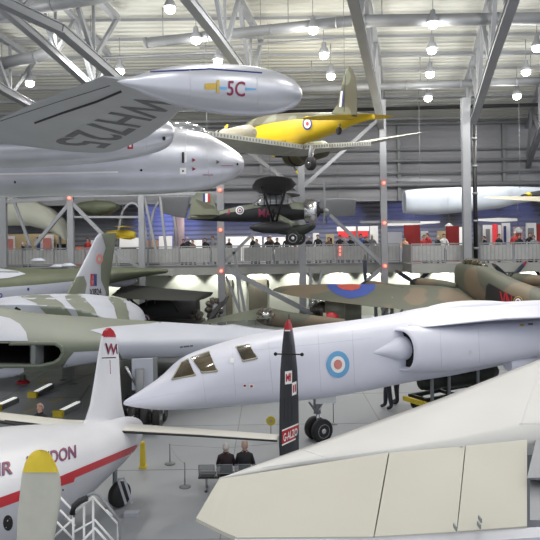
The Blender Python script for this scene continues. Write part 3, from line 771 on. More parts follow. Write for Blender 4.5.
# ---- airliner with triple fins (lower left) ----
t = thing('airliner', 'white triple finned airliner with red side stripe and dark lettering, lower left', 'aircraft', (-4.2,12.5,0))
AX = V((-.30,-.954,0)).normalized(); AS = V((-AX.y,AX.x,0)); AS = V((.954,-.30,0)).normalized()
A0 = V((-3.45,14.5,0))
def AP(s, side, z): return A0+AX*s+AS*side+V((0,0,z))
mb = MB(); rings = []
for s, zc, hw, hu, hd in ((-.85,1.18,.04,.04,.04),(-.72,1.18,.24,.2,.28),(-.3,1.18,.42,.33,.46),(.4,1.16,.56,.44,.54),(1.2,1.18,.70,.6,.60),(2.2,1.25,.9,.8,.72),(3.4,1.36,1.13,.98,.88),(4.8,1.5,1.32,1.1,1.02),(6.5,1.55,1.4,1.15,1.1),(9,1.6,1.4,1.15,1.1)):
    rings.append((s,zc,hw,hu,hd))
rings = cr(rings, 9); mb.loft([ringse(AP(s,0,zc), AS, max(hw,.01), max(hu,.01), max(hd,.01), 2.1, 90) for s,zc,hw,hu,hd in rings], 'white')
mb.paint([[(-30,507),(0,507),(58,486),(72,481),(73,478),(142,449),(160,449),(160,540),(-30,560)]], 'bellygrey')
mb.paint([[(-30,512),(-30,508),(0,497.5),(61,476),(144,441.5),(150,441),(150,446),(141,449.5),(75,478),(74,482),(58,487),(0,508)]], 'red')
mb.decal(text('AIR',.02), [(-16,479.5),(12.5,474),(12.5,460.5),(-16,466)], 'navy',.014); mb.decal(text('AIR',.01), [(-15,479),(13,473.4),(13,460),(-15,465.5)], 'maroon',.02)
mb.decal(text('LONDON',.02), [(27,470.5),(76,458),(75.5,445),(26.5,456.5)], 'navy',.014); mb.decal(text('LONDON',.01), [(27.6,470),(76.5,457.6),(76,444.5),(27,456)], 'maroon',.02)
mb.decal(disc(0,1,16,2), rect(3,515,13,531), 'dark'); mb.line([(66,486),(66,512)], .01, 'faint'); mb.line([(120,452),(122,474)], .01, 'faint'); mb.decal(disc(0,1,8,2), rect(62,489,64,491), 'dark')
mb.build('fuselage', t)
# tailplane (left side runs beyond the frame)
mb = MB(); K = lambda px, py, h: Z(px, py, H-h)
Lr = K(100,430,4.12); 
wing(mb, [(K(-60,402,4.2), K(-60,395,4.2), .05),(K(0,420,4.2), K(0,412,4.2), .07),(K(60,429,4.2), K(66,419.5,4.2), .10),(AP(.55,0,1.40),AP(-.3,0,1.40),.12)], 'creamtop', 10, 12)
mb.line([(0,420.5),(30,423.8),(50,426.5)], .05, 'black'); mb.build('tailplane', t)
mb = MB(); wing(mb, [(AP(.55,0,1.42),AP(-.75,0,1.42),.12),(K(118,431,4.14),K(122,423,4.14),.08),(K(200,435.5,4.14),K(205,429,4.14),.06),(K(277,440.5,4.14),K(280,434.5,4.14),.04)], 'creamtop', 10, 12)
mb.build('tailplane', t)
db = MB(); 
db.tube([K(119,431.7,4.14), K(200,436,4.14), K(277,441,4.14)], [.028,.024,.02], 'black', 8); db.build('deicing_boot', t, 'black leading edge strip')
db = MB(); db.tube([K(-40,412.5,4.2)+V((0,-.02,-.02)), K(0,420.5,4.2)+V((0,-.03,-.02)), K(52,428.6,4.2)+V((0,-.03,-.02))], .035, 'black', 8); db.build('deicing_boot', t, 'black leading edge strip')
# central fin
mb = MB(); FD = 14.2
def FS(y, x0, x1, th, D0=13.9, D1=14.9): return (U(x0,y,D0), U(x1,y,D1), th)
wing(mb, [FS(438,66,136,.24,13.3,15.2),FS(427,80,130,.22,13.4,15.1),FS(419,86,125.5,.19),FS(405,90.5,122,.17),(U(94,385,14),U(120.5,385,14.85),.15),(U(98,358,14.1),U(119,358,14.8),.12),(U(100.5,343,14.15),U(117.5,343,14.75),.10),(U(101.5,337,14.2),U(116.5,337,14.7),.08),(U(103.5,331,14.25),U(114,331,14.65),.06),(U(107,327.7,14.4),U(110.5,327.7,14.5),.02)], 'white', 5, 12, V((-.954,.3,0)))
mb.paint([[(90,320),(130,320),(130,337),(90,337)]], 'red')
mb.decal(text('W',.03), [(105,354),(117,355),(117.5,344),(105,343)], 'maroon'); mb.line([(106,344),(108,352)], .03, 'dark'); mb.line([(116,345),(117,354)], .03, 'dark'); mb.line([(110,360),(110.5,374)], .012, 'maroon')
fn = mb.build('fin', t, 'white centre fin with red tip')
x = MB(); x.tube([U(102,358,13.9), U(116,357.5,13.9)], .012, 'dark', 6); x.build('aerial', fn)
# black fin
mb = MB()
def BS(y, x0, x1, th): return (U(x0,y,13.0), U(x1,y,13.45), th)
wing(mb, [BS(455.5,280.5,299,.12),BS(446,280,299,.15),BS(430,280.5,299,.17),BS(400,281,298.5,.17),BS(370,281.7,297.5,.16),BS(345,283.5,295,.13),BS(331,284.7,293,.10),BS(324,285.7,291.8,.07),BS(319.3,288,289.8,.02)], 'finblack', 6, 12, V((-.954,.3,0)))
mb.paint([[(270,310),(310,310),(310,330),(270,330)]], 'red'); mb.decal(grid(3,1), rect(284.6,330,293,331.2), 'purew')
mb.decal(grid(2,2), [(285,384.5),(292,383.5),(292,370.5),(285,371.5)], 'purew'); mb.decal(text('MI',.03), [(286,382),(291,381),(291,373),(286,374)], 'red', .02); mb.decal(grid(1,1), [(286,379),(290.5,377),(290.5,375.5),(286,377.5)], 'red', .022)
mb.decal(grid(2,2), [(292,396),(296.5,394),(296.5,381),(292,383)], 'purew'); mb.decal(text('II',.03), [(293,393),(296,391.5),(296,384),(293,385.5)], 'red', .02)
mb.decal(grid(5,2), [(282,445.5),(299,437.5),(298.5,423.5),(282,430.5)], 'red'); mb.decal(grid(5,1), [(282,446),(299,438),(299,436.5),(282,444.5)], 'purew',.018); mb.decal(grid(5,1), [(282,431.5),(298.5,424.5),(298.5,423),(282,430)], 'purew',.018)
mb.decal(text('G-ALZO',.02), [(283.5,442),(297.5,435),(297.5,427.5),(283.5,433.8)], 'purew', .022)
for x in (284.5,288,292): mb.line([(x,345),(x-.4,368)], .008, 'finblack'); mb.line([(x,397),(x,422)], .012, 'black')
bf = mb.build('fin', t, 'black outer fin with red tip, registration band and flag panels')
x = MB(); x.tube([U(275,354,12.8), U(302.5,354.5,12.8)], .014, 'dark', 6); x.ball(U(275.5,354,12.8), .04, 'dark', 6); x.ball(U(302,354.5,12.8), .04, 'dark', 6); x.build('aerial', bf); x = MB(); x.tube([U(289,320,13.2),U(289,314,13.2)],.01,'dark',5); x.build('fin_spike', bf)
# wheel under the tail
c = U(119.5,491,13.5); c.z = .26; a = MB(); b = MB(); wheel(a, b, c, V((.8,-.6,0)), .26, .2); o = a.build('tyre', t)
MB().tube([c+V((-.12,.08,0)), c+V((-.1,.1,.75))], .05, 'steeld').build('tail_leg', t)
ch = MB()
for a_, b_ in (((124,478),(132,503)),((118,479),(126,504)),((124,478),(118,479))): ch.beam(U(*a_,13.05), U(*b_,13.05), .04, .04, 'bellygrey')
ch.box(V((-2.85,13.05,.04)), (.3,.16,.08), 'bellygrey'); tag(ch.build('wheel_chock'), 'pale grey wheel brace against the airliner wheel', 'wheel chock')

# ---- foreground white wing ----
t = thing('delta_wing', 'huge cream white wing filling the lower right corner', 'wing', (2,7,3.2))
zw = 3.2
def W(px, py, dz=0): return Z(px, py, zw+dz)
up = [W(219,478.5), W(255,465), W(300,449), W(440,398.5), W(540,359), W(640,319)]
mb = MB()
hinge = [(219,478.5),(300,463),(388,452),(465,445),(528,438),(640,428)]
hg = []
for i, p in enumerate(hinge): hg.append(W(*p))
# fixed wing: between outline and hinge line, slightly arched
def hx(i, n): 
    s = i/n*(len(hg)-1); k = min(int(s), len(hg)-2); return hg[k].lerp(hg[k+1], s-k)
def ux(i, n):
    s = i/n*(len(up)-1); k = min(int(s), len(up)-2); return up[k].lerp(up[k+1], s-k)
n = 30; top = []; bot = []
for i in range(n+1):
    a = ux(i, n); b = hx(i, n); th = .02+.26*min(1, (a-b).length/4)
    top.append([a.lerp(b, k/8)+V((0,0,.0+th*.35*math.sin(math.pi*k/8))) for k in range(9)])
    bot.append([a.lerp(b, k/8)-V((0,0,th*math.sin(math.pi*max(k,.0)/8*.75))) for k in range(9)])
rings = [tp+bt[::-1] for tp, bt in zip(top, bot)]
mb.loft(rings, 'wingwhite')
mb.line([(520,428),(527,405),(540,372)], .006, 'faint'); mb.line([(519,424),(541,424)], .006, 'faint'); mb.line([(300,449),(330,459)], .004, 'faint')
mb.line([(262,468),(300,462.3),(388,451)], .008, 'faint')
mb.build('wing_skin', t)
# elevons, one per panel
te = [(196,518),(235,537.5),(374,536),(457,530.5),(527,524)]
for i, (a, b, c, d) in enumerate((( (219,479),(388.4,452.5),(373.4,536.5),(196,518)), ((389.6,452.5),(465,446),(456.5,531.5),(374.8,536.3)), ((466,445.6),(527,439.5),(527,526),(457.5,531.2)))):
    A_, B_, C_, D_ = W(*a,.0), W(*b,.0), W(*c,-.02), W(*d,-.02)
    mb = MB(); rings = []
    for k in range(15):
        s = k/14; f = A_.lerp(B_, s)
        if i == 0:
            g_ = W(*te[0],-.02).lerp(W(*te[1],-.02), s/.2) if s < .2 else W(*te[1],-.02).lerp(W(*c,-.02), (s-.2)/.8)
        else: g_ = D_.lerp(C_, s)
        rings.append([f, g_+V((0,0,0)), g_-V((0,0,.03)), f-V((0,0,.2))])
    mb.loft(rings, 'cream', smooth=False)
    if i == 1: mb.decal(text('NO STEP',.03), [(459,447.5),(470,446.8),(470,444.8),(459,445.5)], 'rubberline', .03)
    mb.build('elevon', t, 'cream elevon panel')
# edge lip below the panels
mb = MB(); q = [W(235,538.5,-.03), W(374,537.5,-.03), W(457,532.5,-.03), W(640,520,-.03)]
for a, b in zip(q[:-1], q[1:]): mb.add([a,b,b+V((0,-.13,-.02)),a+V((0,-.13,-.02)),a-V((0,0,.1)),b-V((0,0,.1)),b+V((0,-.13,-.1)),a+V((0,-.13,-.1))], [[0,1,2,3],[4,5,6,7],[0,1,5,4],[3,2,6,7]], 'silver', False)
mb.build('trailing_edge', t, 'pale metal trailing edge strip')
mb = MB()
for px, py in ((455,527),(480,519),(479,525)): mb.box(W(px,py,.03), (.012,.07,.035), 'steeld')
mb.build('hinge_stub', t)
mb = MB(); a=W(535,440,.06); mb.add([W(536,440,.1),W(600,436,.1),W(600,476,.1),W(527,478,.1),W(536,440,-.1),W(600,436,-.1),W(600,476,-.1),W(527,478,-.1)], [[0,1,2,3],[4,7,6,5],[0,4,5,1],[3,2,6,7],[0,3,7,4]], 'steel', False)
mb.add([W(530,480,0),W(600,480,0),W(600,520,0),W(530,520,0),W(530,480,-.15),W(600,480,-.15),W(600,520,-.15),W(530,520,-.15)], [[0,1,2,3],[4,7,6,5],[0,4,5,1],[3,2,6,7],[0,3,7,4]], 'steel', False); mb.build('actuator_fairing', t, 'dark grey fairing at the right edge')
MB().tube([(3.4,8.6,3.0),(3.4,8.6,0)], .15, 'steel', 12).build('support_leg', t)
# ---- paddle blade with yellow tip ----
t = thing('propeller', 'upright pale grey propeller blade with broad yellow tip, nearest at lower left', 'propeller', (-2.0,5.75,0))
mb = MB(); rings = []
for y, x0, x1, th in ((640,27,43,.12),(600,22,48,.09),(540,17.5,53.5,.07),(515,18,58,.06),(495,20,61,.055),(480,21.5,60.5,.05),(472,22.5,58.5,.045),(462,25.5,54.5,.035),(455,29.5,50.5,.025),(451,34,46.5,.012),(449.8,38,42,.004)):
    a = U(x0,y,5.8); b = U(x1,y,5.65); nn = (b-a).normalized().cross(V((0,0,1)))
    rings.append([(a+b)/2+(b-a)/2*math.cos(q*math.pi/10)+nn*th*math.sin(q*math.pi/10) for q in range(20)])
rr=[]
for i in range(len(rings)-1):
    for k in range(6): rr.append([p.lerp(q2, k/6) for p, q2 in zip(rings[i], rings[i+1])])
rr.append(rings[-1]); mb.loft(rr, 'bladegrey'); mb.paint([[(0,440),(80,440),(80,472.5),(0,472.5)]], 'dullyellow', front=False); mb.build('blade', t)
hb = U(35,690,5.75); MB().lathe(hb-V((0,.25,0)), (0,1,0), [(0,.02),(.05,.1),(.2,.2),(.45,.24),(.6,.24)], 'steel', 24).build('spinner', t)
for a in (2.2, 4.1):
    d = V((math.sin(a),0,math.cos(a))); m2 = MB(); blade(m2, hb, d, 1.1, .34, V((0,1,0)), 'bladegrey', tw=0); m2.build('blade', t)
MB().tube([V((hb.x,hb.y+.3,hb.z)),V((hb.x,hb.y+.3,0))], .12, 'steel', 12).build('stand', t)
# =================== HANGING AND FAR AIRCRAFT ===================
def plan(tail, h):
    """helper for an aircraft: frame at the tail point, s forward, r to starboard"""
    h = V((h[0],h[1],0)).normalized(); r = V((h.y,-h.x,0))
    return h, r, (lambda s, q, z: V((tail[0],tail[1],0))+h*s+r*q+V((0,0,z)))
# ---- yellow trainer ----
tl = (4.08, 26.0); h, r, G = plan(tl, (-.5,.866))
t = thing('twin_engine_trainer', 'yellow bellied twin engined trainer hanging under the roof, tail toward the right', 'aircraft', (1.5,30,9.5))
mb = MB()
body(mb, tl, h, [(374,114.5,119,.04,2),(366,113,121,.16,2),(350,112,126,.30,2.1),(330,112.5,134,.44,2.3),(310,112.5,141.5,.55,2.4),(285,113.5,148,.62,2.4),(262,117,151.5,.64,2.4),(250,123,151.5,.60,2.3),(240,130,150,.45,2.2),(233,136,146,.15,2)], 'yellow', 40, 8)
mb.paint([[(215,100),(268,100),(300,100),(340,105),(376,112),(376,114),(350,117.5),(325,117.5),(296,119),(275,122),(262,124.5),(252,128),(240,138),(215,150)]], 'camo2')
roundel(mb, 307.3, 123.7, 5.6, 7.6, [(1,'yellow'),(.86,'navy'),(.60,'purew'),(.28,'red')])
mb.decal(text('AS 504'), [(276,144),(286,142),(286,140),(276,142)], 'rubberline')
mb.line([(262,141),(263,150)], .02, 'rubberline')
mb.build('fuselage', t)
mb = MB(); mb.loft([ringse(G(s,0,9.9+ (z-9.9)), r, w, hh, .2, 2.4, 24) for s, z, w, hh in ((5.6,10.62,.42,.18),(6.3,10.62,.5,.42),(7.4,10.6,.52,.5),(8.3,10.5,.48,.36),(9.0,10.3,.4,.1))], 'clear'); mb.build('cockpit_glazing', t)
# fin and rudder
mb = MB(); Wf = lambda x, y, D: U(x,y,D)
wing(mb, [(Wf(331,114,27.4),Wf(357,117,25.6),.16),(Wf(338,104,27.0),Wf(357.5,104,25.7),.14),(Wf(341,90,26.8),Wf(357,90,25.8),.12),(Wf(344,77,26.6),Wf(355.5,77,25.9),.09),(Wf(346.5,69.5,26.4),Wf(352.5,69.5,26.0),.06),(Wf(348.7,66.8,26.2),Wf(350.5,66.8,26.1),.02)], 'camo2', 6, 10, r)
mb.decal(grid(1,3), [(336.8,107),(339.2,107),(341,91),(338.8,91)], 'red'); mb.decal(grid(1,3), [(339,107),(341.4,107),(342.9,91),(340.8,91)], 'purew'); mb.decal(grid(1,3), [(341.2,107),(342.6,107),(344,91),(342.7,91)], 'navy')
mb.line([(346,70),(344.5,92),(344,116)], .03, 'rubberline')
mb.build('fin', t)
# tailplane
for q, lab in ((1,None),(-1,None)):
    mb = MB(); e = U(389,117.5,26.6) if q > 0 else G(1.4,-2.3,0)+V((0,0,U(300,114.5,25.3).z))
    c = U(356,116,26.2); d = e-c
    wing(mb, [(c+h*.75, c-h*.55, .16),(c+d*.6+h*.6, c+d*.6-h*.5, .12),(c+d*.93+h*.3, c+d*.93-h*.4, .07),(e+h*.02, e-h*.2, .02)], 'yellow', 5); mb.build('tailplane', t)
# wings
zc = 9.72
def wsec(q, z, s0, s1, th): return (G(s1,q,z), G(s0,q,z), th)
for q in (1,-1):
    mb = MB(); L = 8.4 if q > 0 else 7.6; dz = 1.35 if q > 0 else .8
    wing(mb, [wsec(0,zc,4.9,7.9,.38),wsec(q*2.2,zc+.05,4.9,7.9,.36),wsec(q*L*.6,zc+dz*.5,5.1,7.4,.26),wsec(q*L*.86,zc+dz*.82,5.4,6.9,.16),wsec(q*L*.97,zc+dz*.96,5.7,6.5,.08),wsec(q*L,zc+dz,6.0,6.2,.02)], 'bladegrey' , 8)
    w_ = mb.build('wing', t, 'pale underside, starboard' if q > 0 else None)
    fl = MB()   # lowered flap with its row of ribs
    a = G(4.85, 0, zc-.05) if q > 0 else G(4.85,-.1,zc-.05); b = G(4.95, q*(4.0 if q > 0 else 5.4), zc+(.36 if q > 0 else .30))
    fl.beam(a, b, .03, .22, 'bladegrey')
    n = 26 if q > 0 else 34
    for k in range(n): p = a.lerp(b, (k+.5)/n); fl.box(p+V((0,-.03,0)), (.07,.03,.12), 'steeld')
    fl.build('flap', w_)
# engines
for q in (-2.2, 2.0):
    mb = MB(); zc2 = zc+(.62 if q < 0 else .12); k = h
    mb.lathe(G(6.2,q,zc2), h, [(-.6,.12),(0,.42),(1.2,.5),(2.2,.52),(2.25,.58),(2.9,.60),(3.1,.54),(3.12,.45)], 'trainertan' if q < 0 else 'camo2', 24); e_ = mb.build('engine_nacelle', t)
    x = MB(); x.lathe(G(6.2,q,zc2)+h*2.9, h, [(0,.1),(.15,.3),(.24,.1)], 'bronze', 16); x.build('engine', e_)
    x = MB(); x.lathe(G(6.2,q,zc2)+h*2.28, h, [(0,.6),(.02,.625),(.14,.625),(.16,.6)], 'dark', 24); x.build('cowl_ring', e_)
    x = MB()
    hubp = G(6.2,q,zc2)+h*3.25; x.lathe(hubp-h*.05, h, [(0,.1),(.2,.09),(.35,.02)], 'black', 12); pp = x.build('propeller', e_)
    for a in (.5, 2.6, 4.7):
        d = V((0,0,1))*math.cos(a)+r*math.sin(a); x = MB(); blade(x, hubp, d, 1.1, .2, h, 'black', 'yellow'); x.build('blade', pp) if False else None
        MBB = x
        o = x.build('blade', e_)
mb = MB(); mb.tube([U(312,146,28.6), U(310,153,28.6), U(310,163,28.4)], .07, 'steel', 8); mb.tube([U(314,147,28.8), U(312,160,28.6)], .04, 'chrome', 6); lg = mb.build('main_leg', t)
a = MB(); b = MB(); wheel(a, b, U(310.8,163.5,28.3), r, .31, .26); o = a.build('tyre', t); b.build('wheel_hub', o)
a = MB(); wheel(a, None, U(338.8,131,26.6), r, .155, .12); a.build('tail_wheel', t); MB().tube([U(339,131,26.7),U(340,124,26.8)], .04,'steel').build('tail_leg', t)
for px, py in ((262,118),(345,113)):
    p = U(px,py,30 if px < 300 else 26.8); MB().tube([p, V((p.x,p.y,roofz(p.y)))], .012, 'steeld', 5).build('hanging_cable', t)

# ---- black high wing monoplane ----
tl = (U(189,215,33).x, 33.0); h, r, G = plan(tl, (.985,-.17))
t = thing('high_wing_monoplane', 'black and green high wing monoplane with spatted wheels hanging before the gallery', 'aircraft', (-1.5,32,6.5))
mb = MB()
body(mb, tl, h, [(187,217,219.5,.03,2),(200,214.5,220.5,.15,2),(220,210.5,221.5,.28,2.1),(240,206,222,.40,2.2),(258,203,222.3,.50,2.3),(275,201,222.5,.55,2.3),(292,201.5,220.5,.55,2.2),(303,202,219.5,.58,2),(311,203,219,.60,2),(316,204,218,.54,2)], 'black', 36, 6)
mb.paint([[(185,213),(200,205),(245,200),(262,207),(250,209),(238,211.5),(225,213),(218,216),(205,218),(185,219)],[(286,198),(318,198),(318,208),(305,210),(292,209)]], 'camogreen')
mb.paint([[(185,210),(198,210),(212,214),(222,214),(212,219),(186,219)]], 'camo2')
roundel(mb, 239.8, 210.3, 4.2, 4.2, [(1,'purew'),(.72,'navy'),(.5,'purew'),(.3,'red')])
mb.decal(text('MA',.02), [(258.5,217),(272.5,217.5),(272.5,209),(258.5,208.5)], 'maroon'); mb.decal(text('J',.02), [(226,214.5),(230,214.5),(230,208.5),(226,208.5)], 'maroon')
mb.build('fuselage', t)
mb = MB(); wing(mb, [(U(219,216,32.4),U(188,219,32.9),.10),(U(216,206,32.5),U(190,208,32.9),.09),(U(213,197,32.6),U(192.5,198,32.9),.07),(U(209,191.5,32.7),U(196.5,192,32.8),.03)], 'camogreen', 5, 10, r)
mb.paint([[(185,219),(219,217),(214,206),(206,203),(196,199),(188,207)]], 'camo2')
mb.decal(grid(1,2), rect(203.6,193+0,204,194), 'red') if False else None
mb.decal(grid(1,3), [(203,202),(205.2,202),(205.2,193.5),(203,193.5)], 'navy'); mb.decal(grid(1,3), [(205.2,202),(207.6,202),(207.6,193.5),(205.2,193.5)], 'purew'); mb.decal(grid(1,3), [(207.6,202),(210,202),(210,194),(207.6,193.5)], 'red')
mb.build('fin', t)
for q in (1,-1):
    mb = MB(); c = G(.9,0,0)+V((0,0,U(198,216,32.8).z)); e = c+r*(1.9*q)
    wing(mb, [(c+h*.8,c-h*.4,.12),(c+r*q*1.1+h*.7,c+r*q*1.1-h*.4,.09),(e+h*.2,e-h*.3,.03)], 'camo2', 5); mb.build('tailplane', t)
# greenhouse cockpit
mb = MB(); body(mb, tl, h, [(250,205,212,.15,2),(258,200,212,.36,2.4),(266,194.5,212,.42,2.8),(280,192.5,212,.44,2.8),(290,196,212,.42,2.6),(295,203,212,.2,2)], 'clear', 24, 4); gh = mb.build('greenhouse', t)
x = MB()
for px in (258,264,270,276,282,288):
    P = [mb.cast(px, y, .02) for y in (194,197,200,203,206)]; P = [p for p in P if p]
    if len(P) > 1: x.tube(P, .022, 'black', 5)
x.build('glazing_frame', gh)
# high wings (each to its side)
for q in (1,-1):
    c = G(4.25,0,0)+V((0,0,U(280,194,32).z)); L = 5.6
    sd_ = lambda k: c+r*(q*k)+V((0,0,(.07 if q > 0 else .04)*k))+h*(.20*k if q > 0 else 0)
    mb = MB(); wing(mb, [(sd_(.3)+h*.55,sd_(.3)-h*.55,.12),(sd_(2)+h*.95,sd_(2)-h*.95,.24),(sd_(3.2)+h*1.05,sd_(3.2)-h*.95,.24),(sd_(4.7)+h*.75,sd_(4.7)-h*.8,.18),(sd_(5.3)+h*.45,sd_(5.3)-h*.55,.10),(sd_(5.55)+h*.1,sd_(5.55)-h*.2,.03)], 'black', 6)
    mb.build('wing', t)
    a = G(4.5,q*.6,0); foot = V((a.x,a.y,U(284,226,31).z)); MB().tube([foot, sd_(3.1)+h*.6-V((0,0,.1))], .055, 'black', 8).build('wing_strut', t)
    MB().tube([foot, sd_(3.1)-h*.5-V((0,0,.1))], .055, 'black', 8).build('wing_strut', t)
# engine and propeller
e = G(0,0,0); cz = U(314,211,31.6).z; nose = V((U(316,211,31.7).x, 31.65, cz))
mb = MB(); mb.lathe(nose-h*.55, h, [(0,.50),(.05,.58),(.45,.60),(.60,.52),(.62,.42)], 'chrome', 24); cw = mb.build('cowling', t, 'bright metal cowling front')
mb = MB(); mb.lathe(nose, h, [(0,.38),(.1,.3),(.22,.12),(.5,.10),(.58,.02)], 'dark', 18); mb.build('engine', cw)
pp = thing_ = None
mb = MB(); mb.lathe(nose+h*.36, h, [(0,.11),(.16,.12),(.26,.04)], 'steeld', 12); po = mb.build('propeller', t)
for a in (.05, 2.14, 4.24):
    mb = MB(); d = V((0,0,1))*math.cos(a)+r*math.sin(a); blade(mb, nose+h*.42, d, 1.45, .24, h, 'steeld'); mb.build('blade', po)
# bomb shaped store, spats, wheels
for q, dp in ((1,30.9),(-1,32.9)):
    c = U(294,236,31.0)+r*(0 if q > 0 else -1.9)+V((0,0,0))
    mb = MB(); mb.loft([ringse(c+h*s+V((0,0,z)), r, w, hh, hh, 2.2, 20) for s, z, w, hh in ((-1.35,.30,.03,.03),(-1.1,.32,.10,.12),(-.6,.28,.13,.20),(0,.25,.14,.26),(.35,.30,.14,.22),(.7,.42,.12,.15),(.85,.5,.05,.06))], 'grn'); mb.build('wheel_spat', t)
    MB().tube([c+V((0,0,.5)), V((G(4.6,q*.5,0).x,G(4.6,q*.5,0).y,cz-.3))], [.16,.2], 'camogreen', 10).build('gear_leg', t)
    a = MB(); b = MB(); wheel(a, b, c+r*(.20 if q > 0 else 0)+V((-.02,0,-.10)), r, .36, .2); o = a.build('tyre', t); b.build('wheel_hub', o)
mb = MB(); c = U(271,227.5,31.2); mb.loft([ringse(c+h*s, r, w, w, w, 2, 16) for s, w in ((-1.05,.03),(-.85,.16),(-.4,.27),(.1,.30),(.6,.26),(1.0,.14),(1.15,.03))], 'black'); mb.build('fuel_tank', t, 'black torpedo shaped tank')
MB().tube([c+V((0,0,.2)), c+r*-.5+V((0,0,.9))], .05, 'black').build('tank_pylon', t)
for s in (1.0,4.2):
    p = G(s,0,cz+.4); MB().tube([p, V((p.x,p.y,roofz(p.y)))], .012, 'steeld', 5).build('hanging_cable', t)

# ---- four engined camouflaged bomber (right) ----
t = thing('heavy_bomber', 'brown and green camouflaged four engined bomber with red code letters at right', 'aircraft', (8,32,0))
h, r, _ = plan((0,0), (-.58,.815))
def camoz(x, y, D): return U(x, y, D)
mb = MB()
# fuselage runs from the nose (left, far) to the rear (right, near)
fp = [(456,272,280,.05,34.6),(457,266,287,.35,34.4),(461,262.5,291,.50,33.9),(470,261.5,297,.62,33.0),(482,265,303,.75,31.9),(497,271,309,.85,30.6),(515,280,318,.9,29.2),(540,289,328,.9,27.6),(570,301,342,.9,26.0),(610,318,358,.8,24.4)]
rings = []
for px, yt, yb, hw, D in cr(fp, 6):
    a = U(px,yt,D); b = U(px,yb,D); c = (a+b)/2; hh = abs(a.z-b.z)/2
    rings.append(ringse(V((c.x,c.y,c.z)), V((.62,.78,0)).normalized(), max(hw,.05), hh, hh, 2.5, 40))
mb.loft(rings, 'camo')
mb.paint([[(486,286),(489,283),(506,293),(524,301),(548,304),(640,340),(640,380),(480,380)]], 'black')
mb.decal(text('VN',.03), [(500,306),(513,311),(512,295),(499.5,291)], 'red'); 
roundel(mb, 518, 301, 4.6, 4.6, [(1,'yellow'),(.85,'navy'),(.6,'purew'),(.3,'red')])
mb.build('fuselage', t)
mb = MB(); rg = []
for px, yt, yb, hw, D in cr([(462,262,266,.1,33.8),(466,258.5,266,.4,33.4),(473,258,267,.45,32.8),(480,260,268,.42,32.2),(487,265,270,.15,31.6)],4):
    a = U(px,yt,D); b = U(px,yb,D); c = (a+b)/2; rg.append(ringse(c, V((.62,.78,0)).normalized(), hw, a.z-c.z, a.z-c.z, 2.2, 20))
mb.loft(rg, 'glass'); cp = mb.build('canopy', t)
x = MB()
for px in (465,469,473,477,481):
    P = [mb.cast(px, y, .02) for y in (259,260,262,264,266)]; P = [p for p in P if p]
    if len(P) > 1: x.tube(P, .03, 'olive', 5)
x.build('canopy_frame', cp)
# port wing, long, towards the left
def ws(xl, yl, Dl, xt, yt_, Dt, th): return (U(xl,yl,Dl), U(xt,yt_,Dt), th)
mb = MB(); wing(mb, [ws(470,290,34.2,489,316,30.2,.6),ws(420,286.5,34.6,425,311.5,30.9,.5),ws(375,285.5,34.9,376,307,31.4,.42),ws(330,285,35.2,327,301,32,.32),ws(296,285.5,35.2,292,296,32.8,.2),ws(280,287,35,278.5,292.5,33.5,.12),ws(273.5,289,34.6,273,290.5,34,.03)], 'camo', 14, 16)
mb.paint([[(326,284),(376,284),(374,290),(364,296),(350,298.5),(338,295),(330,290)]], 'blue2'); mb.paint([[(336,284),(362,284),(359,288.5),(352,290.5),(343,289.5),(338,287)]], 'bred', pat=.02)
mb.build('wing', t)
# engines with propellers beyond the leading edge
def engine(px, py, D, blades, w=.6):
    c = U(px,py,D); mb = MB(); mb.lathe(c-h*2.2, h, [(0,.12),(.6,.24),(1.6,.31),(2.4,.33),(2.6,.28)], 'camo', 20); e_ = mb.build('engine_nacelle', t)
    mb = MB(); mb.lathe(c+h*.38, h, [(0,.34),(.25,.29),(.5,.17),(.62,.02)], 'black', 16); s_ = mb.build('spinner', e_)
    for a in blades:
        dd = V((0,0,1))*math.cos(a)+r*math.sin(a); mb = MB(); blade(mb, c+h*.6, dd, 1.8, .24, h, 'bladeblue', 'maroon' if a > 1 else 'bronze', tw=.15); mb.build('blade', e_)
engine(373,287,35.5,(0,2.1,4.2)); engine(424,284,35.4,(1.05,-1.1,3.14)); engine(520,279.5,34.5,(1.05,-1.05,3.14)); engine(552,279,37,(1.5,3.4,5.4))
mb = MB(); c = U(432,284,37); 
# starboard wing, far side
wing(mb, [(U(486,280,34.2),U(506,292,31.2),.5),(U(530,277,38),U(560,290,35),.4),(U(610,272,44),U(640,280,42),.2)], 'camo', 8); mb.build('wing', t)
for px, D in ((392,33.6),(376,33.4)):
    c = U(px,318,D); c.z = .55; a = MB(); b = MB(); wheel(a, b, c, r, .55, .35); o = a.build('tyre', t); b.build('wheel_hub', o)
    MB().tube([c, V((c.x,c.y,2.5))], .09, 'steeld').build('main_leg', t)
    MB().tube([c+h*.1, V((c.x,c.y,2.4))+h*-1.2], .06, 'steeld').build('gear_brace', t)

# ---- dark biplane ----
t = thing('biplane', 'dark biplane with roundel parked behind the striped delta bomber', 'aircraft', (-6,34,0))
h, r, _ = plan((0,0), (.99,-.1))
mb = MB(); rg = []
for px, yt, yb, hw in cr([(116,318,322,.05),(124,311,328,.3),(140,304,332,.45),(158,297,333,.55),(176,293,333,.62),(190,291,331,.62),(198,293,327,.55)],5):
    a = U(px,yt,34); b = U(px,yb,34); c = (a+b)/2; rg.append(ringse(c, V((.1,.99,0)), hw, a.z-c.z, a.z-c.z, 2.3, 28))
mb.loft(rg, 'black'); roundel(mb, 144.6, 319.5, 5.6, 5.6, [(1,'pinkred'),(.84,'purew'),(.66,'navy'),(.36,'purew'),(.2,'red')])
mb.build('fuselage', t)
mb = MB(); wing(mb, [(U(126,284.5,36.5),U(111,295.5,33.5),.10),(U(140,286,35.2),U(128,299,32),.18),(U(168,289,33.6),U(150,300,30.4),.2),(U(213,293,31.5),U(196,301,28.6),.2)], 'black2', 6); mb.build('upper_wing', t)
